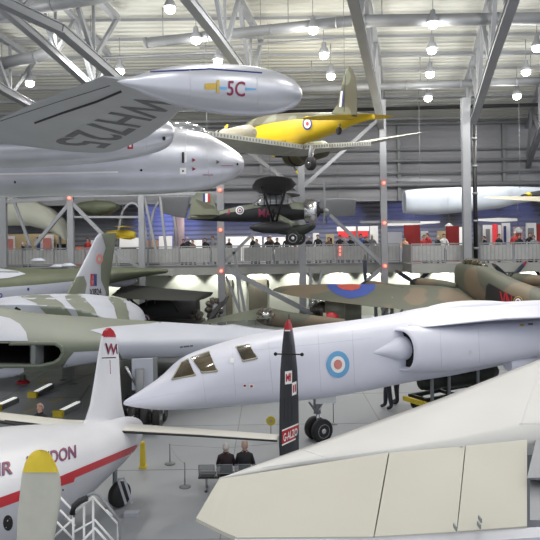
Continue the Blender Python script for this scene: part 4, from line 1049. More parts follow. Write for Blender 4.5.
mb = MB(); wing(mb, [(U(130,318,35.6),U(122,324,33.4),.10),(U(170,318,33.6),U(160,328,31),.16),(U(205,321,31.5),U(196,331,29.6),.16)], 'grn', 5); mb.build('lower_wing', t)
for a, b, D in (((127,297),(133,315),33),((131,298),(137,312),33),((172,299),(178,312),31.5),((146,299),(146,309),33.6),((153,299),(156,306),33.6),((127,297),(140,307),33)):
    MB().tube([U(*a,D),U(*b,D)], .05, 'black', 6).build('interplane_strut', t)
mb = MB(); c = U(197,321,32.4)
for k in range(9):
    a = k*2*math.pi/9; mb.tube([c, c+V((.05,.0,0))+V((-.1,-1,0)).normalized()*0+(V((0,0,1))*math.cos(a)+V((.6,-.8,0))*math.sin(a))*.55], [.16,.13], 'bronze', 8)
mb.lathe(c-V((.4,-.4,0)), V((.7,-.7,0)), [(0,.3),(.5,.28),(.8,.1)], 'bronze', 14); mb.build('radial_engine', t)
mb = MB()
for a in (.9,4.04): blade(mb, c+V((.5,-.5,0)), V((0,0,1))*math.cos(a)+V((.7,.7,0))*math.sin(a), 1.5, .25, V((.7,-.7,0)), 'black')
mb.build('propeller', t)
for px in (140,178):
    c = U(px,330,33.5 if px < 150 else 32.6); c.z = .4; a = MB(); b = MB(); wheel(a,b,c,V((.1,.99,0)),.4,.18); o = a.build('tyre', t); b.build('wheel_hub', o)
    MB().tube([c,V((c.x,c.y,1.3))],.05,'black').build('gear_leg', t)

# ---- wing of a transport at far left ----
t = thing('transport_aircraft', 'olive topped aircraft wing with white underside at far left beneath the gallery', 'aircraft', (-16,32,0))
mb = MB(); rg = []
for px, yt, ym, yb, D, c in cr([(-60,268,286,312,30,7),(0,268,289,306,31,5),(40,269,285,303,32,4.4),(75,268,282,296,33,4),(100,267,277,286,33,3.0),(135,268,272,278,33.6,2.2),(160,269.5,271,274,34.2,1.3),(166,271,271.6,272.5,34.4,.6)],5):
    a = U(px,ym,D); zt = U(px,yt,D+c*.45).z; zb = U(px,yb,D+.3).z; q = lambda y, z: V((a.x+ y*.05, D+y, z))
    rg.append([q(c,a.z*.5+zt*.5),q(c*.75,zt*.85+a.z*.15),q(c*.45,zt),q(c*.2,zt*.85+a.z*.15),q(.05,a.z*.6+zt*.4),q(0,a.z),q(.08,a.z*.5+zb*.5),q(.3,zb),q(c*.5,zb),q(c*.9,zb*.6+zt*.4)])
mb.loft(rg, 'olive'); mb.paint([[(-70,292),(0,287.5),(40,284.5),(76,281),(78,300),(0,312),(-70,330)]], 'camograey'); mb.paint([[(-60,265),(-2,268),(18,271),(26,274),(8,278),(-60,282)]], 'camograey')
mb.decal(disc(0,1,10,2), rect(27,287.5,29.5,291), 'navy'); mb.decal(disc(.5,1,14,2), rect(-1.5,293,2.5,298), 'navy')
mb.build('wing', t)
mb = MB(); c = U(122,280.5,34.6); mb.loft([ringse(c+V((s,-.1*s,0)), V((.1,.99,0)), w, w*.9, w, 2, 18) for s, w in ((-.75,.3),(-.3,.36),(.2,.33),(.6,.22),(.8,.04))], 'camograey'); mb.build('underwing_tank', t, 'white rounded tank tip')
for px, D in ((14,32),(60,33)): p = U(px,300,D); MB().tube([V((p.x,D+1,1.9)),V((p.x,D+1,0))],.12,'steeld').build('support_leg', t)
mb = MB(); mb.lathe(U(52,302,31.5), V((1,0,0)), [(-1.1,.13),(.8,.13),(.85,.16),(1.05,.16),(1.08,.1)], 'steeld', 12); mb.build('gun_barrel', t)
for (x,y) in ((38,261),(58,267),(68,266)):
    mb = MB(); mb.loft([ringse(U(x,y,36)+V((s,0,0)), V((0,1,0)), w, w*.8, w*.3, 2, 12) for s, w in ((-.45,.03),(-.2,.2),(.15,.22),(.45,.03))], 'camograey'); mb.build('roof_fairing', t)

# ---- pale hull hanging at right and thin beige wing ----
t = thing('suspended_airframe', 'large pale blue grey airframe hull hanging at right behind the widest column', 'aircraft', (9,39,8))
mb = MB(); rg = []
for px, yt, yb, D in cr([(404,191,213,39),(412,189.5,214.5,39),(435,188,214.5,39),(470,187,211.5,39),(500,186.5,208,39.5),(512,186.5,205,40),(530,187,202,40.5),(560,188,200,41),(575,190,197,41)],5):
    a = U(px,yt,D); b = U(px,yb,D); c = (a+b)/2; rg.append(ringse(c, V((0,1,0)), (a.z-b.z)*.45, (a.z-b.z)/2, (a.z-b.z)/2, 2.6, 30))
mb.loft(rg, 'hullblue'); mb.line([(448,187),(448,213)], .02, 'faint'); mb.build('hull', t)
for px in (420,520): p = U(px,188,39.5); MB().tube([p,V((p.x,p.y,roofz(p.y)))],.02,'steeld',5).build('hanging_cable', t)
t = thing('light_aircraft', 'light aircraft hanging at the right edge with a thin beige wing pointing left', 'aircraft', U(560,200,34))
mb = MB(); wing(mb, [(U(484,196.6,33),U(484.5,197.4,32.6),.02),(U(500,196.5,33.6),U(498,199,32.4),.08),(U(540,197.5,34.6),U(540,201.5,33),.2),(U(600,199,36),U(600,205,34),.25)], 'frame', 6); mb.build('wing', t)
mb = MB(); rg = []
for px, yt, yb in cr([(524,194,196),(530,192,199),(545,190,203),(580,188,208),(620,192,204)],4):
    a = U(px,yt,35.6); b = U(px,yb,35.6); c = (a+b)/2; rg.append(ringse(c, V((0,1,0)), .5, (a.z-b.z)/2, (a.z-b.z)/2, 2, 20))
mb.loft(rg, 'black'); mb.paint([[(523,190),(532,188),(532,199),(523,199)]], 'dullyellow'); mb.build('fuselage', t)
p = U(570,190,35.6); MB().tube([p,V((p.x,p.y,roofz(p.y)))],.02,'steeld',5).build('hanging_cable', t)

# ---- glider frame and engines on display, low centre ----
t = thing('monoplane', 'low green brown monoplane with long tapered wing on the floor behind the white jet', 'aircraft', (-2,31,0))
mb = MB(); wing(mb, [(U(196,323.5,31),U(200,325,30.4),.03),(U(215,318.5,31.5),U(222,322,30.4),.1),(U(240,313,32),U(248,320,30.2),.18),(U(262,308.5,32.5),U(272,318,30),.25)], 'camogreen', 6); mb.build('wing', t)
mb = MB(); rg = []
for px, yt, yb in cr([(256,313,320),(260,309.5,323),(270,308,326),(290,312,328),(320,316,328),(345,319,327)],5):
    a = U(px,yt,31); b = U(px,yb,31); c = (a+b)/2; rg.append(ringse(c, V((0,1,0)), max((a.z-b.z)*.5,.1), (a.z-b.z)/2, (a.z-b.z)/2, 2, 20))
mb.loft(rg, 'camo'); mb.build('fuselage', t)
mb = MB(); c = U(266,315,30.4)
for k in range(7): a = k*2*math.pi/7; mb.tube([c, c+V((math.cos(a)*.38,-.15,math.sin(a)*.38))], .11, 'bronze', 8)
mb.lathe(c-V((0,.3,0)), (0,1,0), [(0,.05),(.1,.2),(.6,.3)], 'chrome', 14); mb.build('engine', t)
for px in (262,285): p = U(px,325,30.7); a = MB(); wheel(a, None, V((p.x,p.y,.3)), V((1,0,0)), .3, .15); a.build('tyre', t); MB().tube([V((p.x,p.y,.3)),V((p.x,p.y,1.2))],.04,'steel').build('gear_leg', t)
def disp_engine(name, px, py, D, rr, L, axd, lab, col='bronze', cyl=9, stand=True, prop=0, red=False, drum=None):
    t = thing(name, lab, 'engine', (U(px,py,D).x, D, 0)); c = U(px,py,D); ax = V(axd).normalized()
    mb = MB(); a1 = ax.cross(V((0,0,1))).normalized(); a2 = a1.cross(ax)
    for k in range(cyl):
        a = 2*math.pi*k/cyl; d = a1*math.cos(a)+a2*math.sin(a); mb.tube([c+d*rr*.4, c+d*rr], rr*.2, col, 8)
        for q in range(3): mb.tube([c+d*rr*(.55+.15*q), c+d*rr*(.58+.15*q)], rr*.25, col, 8)
    mb.build('cylinders', t)
    mb = MB(); mb.lathe(c-ax*L*.5, ax, [(0,rr*.2),(L*.1,rr*.42),(L*.7,rr*.45),(L*.9,rr*.25),(L,rr*.08)], drum or 'steeld', 20); mb.build('crankcase', t)
    if prop:
        hb = c+ax*L*.5; mb = MB(); mb.lathe(hb-ax*.1, ax, [(0,.1),(.2,.12),(.3,.02)], 'chrome', 10); mb.build('hub', t)
        for k in range(2): x = MB(); d = a2*math.cos(prop+math.pi*k)+a1*math.sin(prop+math.pi*k); blade(x, hb, d, 1.0, .2, ax, 'black'); x.build('blade', t)
    mb = MB()
    for sx in (-.35,.35):
        for sy in (-.3,.3): mb.beam((c.x+sx,c.y+sy,0),(c.x+sx*.4,c.y+sy*.4,c.z-rr*.3), .06,.06,'steeld')
    mb.beam((c.x-.4,c.y-.3,.25),(c.x+.4,c.y-.3,.25),.05,.05,'steeld'); mb.build('stand', t)
disp_engine('radial_engine', 214,309,35,.62,.9,(.75,-.6,.1), 'radial engine with black propeller under the dark biplane wingtip', prop=-.9)
disp_engine('radial_engine', 317,308,35.6,.5,.8,(.2,-1,0), 'small radial engine on a stand left of the jet turbine', 'chrome')
disp_engine('radial_engine', 414,323,33,.42,.6,(.1,-1,0), 'dark radial engine right behind the white jet fuselage', 'dark')
disp_engine('radial_engine', 399,323,33.6,.42,.6,(.3,-1,0), 'dark radial engine between two bomber wheels', 'dark')
t = thing('jet_turbine', 'grey green jet turbine drum on a trolley under the bomber wing roundel', 'engine', (U(345,310,35).x,35,0))
c = U(345,309,35); mb = MB(); mb.lathe(c, V((1,-.1,0)), [(-1.1,.3),(-1.05,.62),(-.5,.66),(-.1,.66),(-.08,.78),(.02,.78),(.04,.68),(.8,.68),(.85,.6),(.86,.3)], 'turb', 28); mb.build('casing', t)
mb = MB(); 
for k in range(6): mb.ball(c+V((-1.5+.1*k,-.2,-.3+.18*(k%4))), .2, 'grn', 8)
mb.lathe(c-V((1.0,0,0)), V((-1,0,0)), [(0,.4),(.3,.45),(.7,.2),(.9,.1)], 'bronze', 16); mb.build('gearbox', t)
mb = MB()
for sx in (-.8,.6):
    for sy in (-.4,.4): mb.beam((c.x+sx,c.y+sy,0),(c.x+sx,c.y+sy,c.z-.5),.1,.1,'steeld')
mb.build('stand', t)
t = thing('propeller_engine', 'red fronted engine cowl below the bomber wingtip', 'engine', (U(331,321,32).x,32,0))
c = U(331,320.5,32); mb = MB(); mb.lathe(c, V((.2,-1,0)), [(-.6,.3),(0,.42),(.15,.38),(.22,.1)], 'red', 20); mb.build('cowl', t, 'red round front'); MB().tube([c,V((c.x,c.y,0))],.08,'steeld').build('stand', t)
x = MB(); x.box(c+V((-.33,-.2,.1)), (.16,.1,.6), 'frame'); x.build('guard', t)
for i,(px, w_, lab) in enumerate(((258,1.05,'tan grey cupboard door in the white wall, centre'),(228,.5,'narrow grey door in the white wall beside the grey column'))):
    a = U(px,298,44.4); MB().box((a.x,44.42,1.3), (w_*1.2,.14,2.6), 'doorbrown').build('door_%d' % (i+1), None, None, 'structure')
# =================== PEOPLE ===================
def skinned(joints, edges, root, lv=1):
    me = bpy.data.meshes.new('body'); me.from_pydata([j[0] for j in joints], edges, [])
    ob = bpy.data.objects.new('body', me); C.objects.link(ob)
    md = ob.modifiers.new('s', 'SKIN'); 
    for i, j in enumerate(joints):
        sv = me.skin_vertices[0].data[i]; rr = j[1]; sv.radius = rr if isinstance(rr, tuple) else (rr, rr); sv.use_root = (i == root)
    md.use_smooth_shade = True
    sb = ob.modifiers.new('u', 'SUBSURF'); sb.levels = lv; sb.render_levels = lv
    dg = bpy.context.evaluated_depsgraph_get(); m2 = bpy.data.meshes.new_from_object(ob.evaluated_get(dg))
    vs = [v.co.copy() for v in m2.vertices]; fs = [list(p.vertices) for p in m2.polygons]
    bpy.data.objects.remove(ob); bpy.data.meshes.remove(me); bpy.data.meshes.remove(m2)
    return vs, fs
def figure(pose='stand', lean=0.0, stride=.1, arm='down'):
    """skeleton facing +Y, feet on z=0; returns verts, faces, region of each face"""
    J = []; E = []
    def j(p, r, par=None): J.append((V(p), r)); i = len(J)-1; (E.append((par, i)) if par is not None else None); return i
    if pose == 'sit': hz = .43; ty = 0
    else: hz = .93; ty = 0
    f = lambda z: lean*(z-hz)
    pel = j((0,0,hz), (.15,.115)); wa = j((0,f(hz+.18),hz+.18), (.135,.10) if pose != 'sit' else (.19,.14), pel); chs = j((0,f(hz+.38),hz+.38), (.165,.115) if pose != 'sit' else (.205,.15), wa); up = j((0,f(hz+.50),hz+.50), (.12,.085) if pose != 'sit' else (.15,.10), chs)
    nk = j((0,f(hz+.57)+.01,hz+.575), .052, up); h0 = j((0,f(hz+.66)+.03,hz+.65), (.066,.078), nk); h1 = j((0,f(hz+.73)+.035,hz+.73), (.076,.092), h0); h2 = j((0,f(hz+.8)+.03,hz+.79), (.055,.066), h1)
    for s in (-1,1):
        sh = j((.175*s,f(hz+.49),hz+.475), .062, up)
        if arm == 'rail' or pose == 'sit':
            el = j((.25*s,.05,hz+.20), .045, sh); wr = j((.16*s,.30,hz+.16), .030, el); pa = j((.13*s,.36,hz+.15), (.036,.018), wr)
            d = V((-.15*s,1,-.1)).normalized()
        else:
            el = j((.235*s,-.03+f(.2),hz+.19), .045, sh); wr = j((.245*s,.05,hz-.06), .030, el); pa = j((.245*s,.065,hz-.13), (.018,.036), wr)
            d = V((0,.15,-1)).normalized()
        sd = V((1,0,0)) if abs(d.z) < .5 else V((0,1,0)); P0 = J[pa][0]
        for k in range(4):
            a = j(P0+d*.045+sd*(.022*(k-1.5)), .0095, pa); b = j(P0+d*(.085+.008*(k in (1,2)))+sd*(.023*(k-1.5))-V((s*.006,0,.006)), .008, a)
        th = j(P0+sd*.035+d*.0, .010, pa); j(P0+sd*.05+d*.035, .009, th)
        if pose == 'sit':
            hp = j((.10*s,.06,hz-.01), .088, pel); kn = j((.13*s,.46,hz-.02), .06, hp); an = j((.13*s,.44,.09), .042, kn); j((.14*s,.60,.04), (.045,.03), an)
        else:
            y = stride*s; hp = j((.095*s,0,hz-.08), .092, pel); kn = j((.10*s,y*.6+.02,.50), .078, hp); an = j((.10*s,y,.09), .062, kn); j((.115*s,y+.15,.035), (.045,.03), an)
    vs, fs = skinned(J, E, 0)
    hd = J[h1][0]
    vs = [v+V((0,.012*math.exp(-(((v-hd).x/.02)**2+((v-hd).z+.005)**2/.0008)),0)) if v.y > hd.y+.05 and abs(v.z-hd.z) < .1 else v for v in vs]
    reg = []
    for q in fs:
        c = sum((vs[i] for i in q), V())/len(q)
        if c.z > hz+.585: r_ = 'skin'
        elif pose == 'stand': r_ = 'shoe' if c.z < .085 else ('leg' if c.z < hz-.02 and abs(c.x) < .205 else ('skin' if c.z < hz-.09 and abs(c.x) > .2 and arm == 'down' else 'top'))
        else: r_ = 'shoe' if c.z < .09 else ('leg' if c.z < hz-.02 or (c.y > .12 and c.z < hz+.08) else 'top')
        if (arm == 'rail' or pose == 'sit') and c.y > .32 and c.z > hz+.1 and c.z < hz+.2: r_ = 'skin'
        reg.append(r_)
    # ears, eyes and mouth shaped onto the head
    return vs, fs, reg, hd
_fig = {}
def person(loc, yaw, top, leg, hair, label, pose='stand', lean=0.0, stride=.1, arm='down', scale=1.0, group=None, long=False):
    k = (pose, lean, stride, arm)
    if k not in _fig: _fig[k] = figure(pose, lean, stride, arm)
    vs, fs, reg, hd = _fig[k]
    t = thing('person', label, 'person', (0,0,0), group); mb = MB()
    cols = dict(skin='skin', shoe='black', leg=leg, top=top)
    for r_ in ('top','leg','skin','shoe'):
        mb.mi(cols[r_])
    mb.v = list(vs); mb.f = [list(q) for q in fs]; mb.m = [mb.mats.index(M[cols[r_]]) for r_ in reg]; mb.s = [True]*len(fs)
    for s in (-1,1):   # ears, eyes
        mb.ball(hd+V((.078*s,-.005,-.01)), .022, 'skin', 6, (.4,.8,1.3)); mb.ball(hd+V((.03*s,.083,.01)), .011, 'dark', 6)
    mb.ball(hd+V((0,.088,-.045)), .02, 'maroon', 6, (1.1,.4,.3)); mb.ball(hd+V((0,.10,-.012)), .016, 'skin', 6, (.8,1,1.4))
    b = mb.build('body', t)
    if hair:
        hb = MB(); rg = []
        for i in range(9):
            a = math.pi*.5*i/8*1.15; rr = math.sin(a)*.098; z = math.cos(a)*.115
            rg.append([hd+V((rr*.93*math.cos(q*math.pi/8), -.018+rr*1.08*math.sin(q*math.pi/8)*(1 if math.sin(q*math.pi/8)<0 else .8), .012+z*.92+(.055 if math.sin(q*math.pi/8)>.3 and i>5 else 0)-(.05*(i/8) if math.sin(q*math.pi/8)<0 else 0)-(.09*(i/8)**3 if long and math.sin(q*math.pi/8)<.2 else 0))) for q in range(16)])
        hb.loft(rg, hair); hb.build('hair', b)
    if pose == 'stand' or True:   # collar line of the coat
        cb = MB(); z0 = hd.z-.155; cb.loft([[V((hd.x+rr*math.cos(q*math.pi/8), hd.y-.03+rr*.85*math.sin(q*math.pi/8), z)) for q in range(16)] for rr, z in ((.10,z0-.05),(.078,z0+.0),(.074,z0+.03),(.066,z0+.028))], top, cap=False); cb.build('collar', b)
    t.location = loc; t.rotation_euler = (0,0,yaw); t.scale = (scale,)*3
    return t
# two visitors on the bench, seen from behind
bp = Z(231,486,0)
def BP(px, py, z): return Z(px, py, z)
L0 = Z(203,490,0); L1 = Z(262,484,0)
bx0, by = -1.02, 14.35
sx0 = U(198,470,14.3).x; t = thing('bench', 'black mesh backed bench with two people sitting on it', 'bench', (sx0, by, 0)); t.scale = (.70,)*3
seat_x = [bx0+.0, bx0+.63, bx0+1.26, bx0+1.89]
sx0 = U(198,470,14.3).x
W3 = .565
beamb = MB(); beamb.box((sx0+W3*2, by, .38), (W3*4, .07, .06), 'black'); beamb.build('beam', t)
for k in range(4):
    cx = sx0+W3*(k+.5)
    s = MB(); s.box((cx, by+.08, .44), (W3-.05,.46,.03), 'black'); s.box((cx,by+.3,.425), (W3-.05,.03,.04), 'black'); s.build('seat', t)
    b = MB(); 
    for x in (cx-W3/2+.04, cx+W3/2-.04): b.tube([(x,by-.14,.42),(x,by-.19,.62),(x,by-.24,.86)], .013, 'steel', 6)
    for z in (.56,.86): b.tube([(cx-W3/2+.04,by-.17-(z-.56)*.22,z),(cx+W3/2-.04,by-.17-(z-.56)*.22,z)], .013, 'steel', 6)
    for q in range(15): x = cx-W3/2+.06+(W3-.12)*q/14; b.beam((x,by-.172,.57),(x,by-.238,.85), .012,.006, 'steeld')
    for q in range(9): z = .58+.03*q; b.beam((cx-W3/2+.05,by-.174-(z-.57)*.235,z),(cx+W3/2-.05,by-.174-(z-.57)*.235,z), .006,.010, 'steeld')
    b.build('backrest', t)
for k in (.45, 3.4):
    x = sx0+W3*k; l = MB(); l.tube([(x,by,.36),(x,by,.06)], .035, 'steel', 10); l.tube([(x,by-.24,.03),(x,by+.26,.03)], .03, 'steel', 8); l.build('leg', t)
    f = MB(); f.ball((x,by-.24,.035), .04, 'black', 8); f.build('foot', t)
# table-like lower shelf of the bench stays out: nothing more is seen
person((sx0+W3*.7*1.55, by+.02, 0), .05, 'coatm','trous','hairg', 'seated person with pale grey hair and a dark plum coat, left one on the bench', 'sit', scale=.80)
person((sx0+W3*.7*2.6, by+.02, 0), -.05, 'coatb','trous','hairs', 'seated person with sandy hair and a black padded coat, right one on the bench', 'sit', .04, scale=.82)
pp = Z(394,408,0)
person((U(398,405,21.2).x,Z(398,404.5,0).y+.05,0), 1.0, 'coatb','trous','hairg', 'second person in black behind the white jet, right of the other pair of legs', stride=.05, scale=1.1)
person((U(387,408,21).x,pp.y-.1,0), 1.3, 'coatb','trous','hairb', 'person in black standing behind the white jet, left pair of legs', stride=.10, scale=1.1)
pp = Z(37,409,0); person((-5.62,15.75,0), 2.8, 'coatb','trous','hairs', 'person in a dark top seen beyond the left tailplane of the airliner', scale=.91)
# barrier posts
def post(px, py, h, lab, rope=None):
    p = Z(px,py,0); t = thing('barrier_post', lab, 'barrier post', p, 'slim barrier posts')
    MB().tube([p+V((0,0,.02)), p+V((0,0,h))], .014, 'steel', 8).build('pole', t); MB().lathe(p, (0,0,1), [(0,.13),(.015,.13),(.03,.05),(.05,.015)], 'steeld', 18).build('base', t)
    return p+V((0,0,h-.03))
P1 = post(185,487,.55, 'slim barrier post left of the bench'); P2 = post(170,464,.5, 'slim barrier post behind and left of the bench')
P3 = post(280,460,.45, 'slim barrier post just left of the black fin bottom'); P4 = post(333.5,424,.75, 'slim barrier post right of the nose wheels'); 
P5 = post(171,407,.5,'slim barrier post under the white jet nose') if False else None
P6 = post(63,380,.9,'slim barrier post under the camouflaged delta wing, left'); P7 = post(74,384,.6,'slim barrier post under the camouflaged delta wing, right')
tag(MB().tube([P1,(P1+P2)/2-V((0,0,.08)),P2],.0025,'steeld',5).build('barrier_rope'), 'thin rope between the posts left of the bench', 'rope')
tag(MB().tube([P2,(P2+P3)/2-V((0,0,.1)),P3],.0025,'steeld',5).build('barrier_rope'), 'thin rope from behind the bench to the black fin', 'rope')
# yellow pillar and round sign
p = Z(143,467.5,0); s = MB(); s.loft([[p+V((x*w,y*w,z)) for x,y in ((-1,-1),(1,-1),(1,1),(-1,1))] for z,w in ((0,.09),(.03,.09),(.05,.065),(.6,.05),(.63,.03))], 'dullyellow', smooth=False); tag(s.build('wheel_marker'), 'yellow upright marker at the airliner tail', 'marker')
t = thing('round_sign', 'round yellow sign on a thin stand between airliner tailplane and white jet', 'sign', Z(271,437,0)); p = Z(271,437,0); c = V((p.x,p.y,.45))
MB().lathe(c, (0,-1,0), [(0,.13),(.02,.13)], 'dullyellow', 24).build('disc', t); MB().lathe(c, (0,-1,0), [(.021,.05),(.024,.05)], 'frame', 16).build('emblem', t); MB().tube([c,p],.012,'steel').build('pole', t); MB().lathe(p,(0,0,1),[(0,.1),(.02,.1)],'steeld',16).build('base', t)
for px,py,lab in ((79,411,'small yellow wedge beside the airliner tailplane'),(100,311,None)):
    if 0: p = Z(px-52,py+8,0); s = MB(); s.box(p+V((0,0,.08)), (.4,.2,.16), 'dullyellow'); tag(s.build('yellow_wedge'), 'small yellow block in the gap of the left tailplane', 'block')
# red footed stand under the bomber
p = Z(23,383,0); t = thing('display_stand', 'small dark green post with a red foot under the delta bomber', 'stand', p); MB().tube([p+V((0,0,.1)),p+V((-.05,0,.75))],.1,'camogreen',10,.13).build('post', t); MB().lathe(p,(0,0,1),[(0,.25),(.05,.25),(.12,.15)],'red',16).build('foot', t)
# low light bars on the floor
for (a, b, lab) in (((34,397),(51,388),'floor light bar nearest the delta bomber belly, middle of three'),((-2,410),(16,402),'floor light bar cut by the left edge'),((60,416),(79,406.5),'floor light bar just left of the centre fin')):
    A = Z(*a,0); B = Z(*b,0); d = (B-A).normalized(); sd = V((d.y,-d.x,0)); t = thing('floor_light_bar', lab, 'light bar', A, 'floor light bars')
    x = MB(); x.box((A+B)/2+V((0,0,.075)), ((B-A).length,.24,.15), 'steeld', (d,sd,V((0,0,1)))); x.build('housing', t)
    x = MB(); x.box((A+B)/2+V((0,0,.165)), ((B-A).length*.94,.13,.03), 'stripglow', (d,sd,V((0,0,1)))); x.build('diffuser', t, 'bright white diffuser')
    x = MB(); x.box(A-d*.09+V((0,0,.10)), (.14,.32,.2), 'dullyellow', (d,sd,V((0,0,1)))); x.build('end_cap', t, 'yellow end cap')
mb = MB()
for a, b in (((38,384),(49,378.5)),((51,402),(63,398)),((24,412.5),(34,408.5)),((60,390),(40,396)),((90,385),(80,400)),((96,372),(60,385))):
    A = Z(*a,.004); B = Z(*b,.004); d = (B-A).normalized(); sd = V((d.y,-d.x,0))*.05; mb.add([A-sd,B-sd,B+sd,A+sd],[[0,1,2,3]],'dullyellow' if a[0] < 60 else 'steeld',False)
struct(mb, 'trim_2')
# engine trolley under the white jet
p = Z(450,402,0); c = Z(420,398,0); d = V((.86,.51,0)); sd = V((d.y,-d.x,0))
t = thing('engine_trolley', 'dark engine on a low yellow ended trolley under the white jet', 'trolley', c)
c = V((U(424,390,20.2).x, 20.2, 0)); g = lambda a, b, z: c+d*a+sd*b+V((0,0,z))
mb = MB()
for b in (-.35,.35): mb.beam(g(-.3,b,.5), g(3.6,b,.5), .08,.12,'grn')
for a in (-.2,1,2.2,3.5): mb.beam(g(a,-.4,.5), g(a,.4,.5), .08,.1,'grn')
mb.build('chassis', t)
mb = MB(); mb.box(g(-.38,0,.42), (.1,1.0,.14), 'dullyellow', (d,sd,V((0,0,1)))); mb.box(g(.1,.42,.42), (.9,.05,.08), 'dullyellow', (d,sd,V((0,0,1)))); mb.build('bumper', t, 'yellow bumper')
mb = MB(); mb.lathe(g(-.2,0,.95), d, [(0,.08),(.1,.22),(.5,.3),(.9,.26),(1.4,.32),(2.2,.34),(3.0,.3),(3.4,.2)], 'grn', 20)
for k in range(7): mb.ball(g(.1+.35*k,.22,1.12+.05*(k%2)), .12, 'black', 8); mb.tube([g(.0+.4*k,-.2,.9), g(.1+.4*k,.1,1.35)], .04, 'dark', 6)
mb.build('engine', t)
for a in (.1,2.9):
    for b in (-.42,.42): A_ = MB(); B_ = MB(); wheel(A_, B_, g(a,b,.26), sd, .26, .12); o = A_.build('tyre', t); B_.build('wheel_hub', o)
for a in (.2,1.1,2.0): MB().tube([g(a,.1,1.2),g(a,.1,1.45)], .05,'dark').build('post', t)
# white mobile steps at lower left
t = thing('access_steps', 'white tubular folding steps with black top rail in the bottom left', 'steps', (-2.5,9,0))
def bars(name, L, D, r=.016, m='purew', lab=None):
    x = MB()
    for pts in L:
        q = [U(px,py,D) for px,py in pts]; x.tube(q, r, m, 8)
    return x.build(name, t, lab)
Dn, Df = 8.5, 9.5
bars('near_frame', [[(73,550),(73.5,513)],[(74,513),(93,497)],[(93,497),(93.5,560)],[(93,497),(118,524),(118,570)],[(74,532),(95,520),(117,545)],[(74,550),(95,528)],[(84,505),(84,560)],[(95,528),(110,545)],[(106,510),(112,516)]], Dn)
bars('far_frame', [[(53,505),(53.5,560)],[(53,505),(54,502)],[(60,497),(75,513)],[(54,519),(72,538)],[(54,537),(72,520)],[(60,510),(75,526)]], Df)
bars('handrail', [[(74,517),(74,508),(78,502),(86,498),(90,494),(94,493),(99,495),(113,512),(119,520),(120,535),(120,570)]], Dn-.05, .018, 'steel')
bars('grip', [[(72.5,514),(74,506),(80,501),(87,498)]], Dn-.1, .04, 'black', 'black padded grip')
x = MB()
for k in range(4):
    a = U(78,545+k*22,Dn); b = U(60,540+k*22,Df); x.add([a,a+V((.5,0,0)),b+V((.5,0,0)),b,a-V((0,0,.03)),a+V((.5,0,-.03)),b+V((.5,0,-.03)),b-V((0,0,.03))],[[0,1,2,3],[4,7,6,5],[0,4,5,1],[2,6,7,3],[0,3,7,4],[1,5,6,2]],'steel',False)
x.build('tread', t)
x = MB()
for px, D in ((73.5,Dn),(118,Dn),(53.5,Df)): a = U(px,560,D); x.tube([a,(a.x,a.y,0)],.022,'purew',8)
x.build('leg', t)

# =================== GALLERY ===================
GZ = 3.78
def board(px0, px1, y0, y1, D, m, name, lab, cat='display board', group=None, th=.12):
    a = U(px0,(y0+y1)/2,D); b = U(px1,(y0+y1)/2,D); z1 = U((px0+px1)/2,y0,D).z; z0 = GZ if y1 >= 246 else U((px0+px1)/2,y1,D).z
    x = MB(); x.box(((a.x+b.x)/2,D,(z0+z1)/2), (b.x-a.x,th,z1-z0), m); o = x.build(name); return tag(o, lab, cat, group) if lab else o
board(-6,66,234,250,46.5,'tan','partition','long tan partition wall at far left of the gallery','partition')
board(6,15,236,250,46.2,'purew','display_board','white poster panel leftmost on the tan partition')
board(40,54,235,250,46.2,'purew','display_board','wide white map panel on the tan partition')
board(37,40,237,250,46.1,'navy','display_board','narrow dark blue banner beside the wide map panel')
board(57,66,246-2,250,46.0,'dark','display_case','small dark display case on the tan partition','display case')
board(67,69,238,250,45.8,'purew','display_board','narrow white upright panel beside the tan wall end')
board(91,110,240,250,46.2,'purew','display_board','white panel left of the small yellow aircraft')
board(118,140,238,250,46.2,'boardglow','display_board','bright white panel behind the small yellow aircraft')
board(146,158,240,250,46.2,'skinpanel','display_board','orange tinted panel below the blue louvres')
board(159,172,236,250,46.4,'boardglow','display_board','white panel right of the orange tinted one')
a = U(179,235,45); x = MB(); x.lathe((a.x,45,GZ), (0,0,1), [(0,.38),(3.2,.38)], 'pinkpost', 20); tag(x.build('round_pillar'), 'round pinkish pillar in the gallery left of the grey column', 'pillar')
board(190,202,240,250,46.4,'boardglow','display_board','white lit panel left of the grey column with red lamps')
board(226,262,236.5,250,46.4,'boardglow','display_board','long white lit panel below the black monoplane tank')
board(264,298,237,250,46.4,'boardglow','display_board','long white lit panel below the black monoplane wheels')
board(313,319,233,250,46.0,'purew','display_board','narrow white panel right of the monoplane propeller')
board(326,334,234,248,45.6,'tan','display_board','tan upright panel with a dark picture')
x = board(337,369,226.5,231,45.6,'boardglow','sign_band','white lit band over the red shop sign','sign')
x = board(338,368,231,237,45.5,'redsign','sign_band','red lit shop sign band in the gallery','sign')
board(370,378,226,250,45.4,'purew','display_board','white upright panel right of the red shop sign')
board(356,358,226,250,45.2,'cgrey','display_board','grey post dividing the red shop sign')
board(388,402,232,262,40.5,'bellygrey','display_board','pale grey plain screen left of the first red block')
board(404,420,225,250,41,'redpanel','display_board','tall dark red block, left one of two')
board(446,459,226,250,41,'redpanel','display_board','tall dark red block, right one of two')
board(421,428,231,250,44,'purew','display_board','white panel right of the left red block')
board(437,446,231,250,44,'tan','display_board','tan white panel between the red blocks')
board(459,463,227,250,43,'boardglow','display_board','white strip beside the right red block')
board(474,482,225,250,43,'cgrey','display_board','grey green panel right of the black pipe')
board(483,492,225,250,42.6,'purew','display_board','white board with figure picture right of the pipe')
board(493,497,224,250,42.5,'redsign','display_board','narrow red board between two white boards')
board(498,501,225,250,42.6,'purew','display_board','thin white board right of the narrow red one')
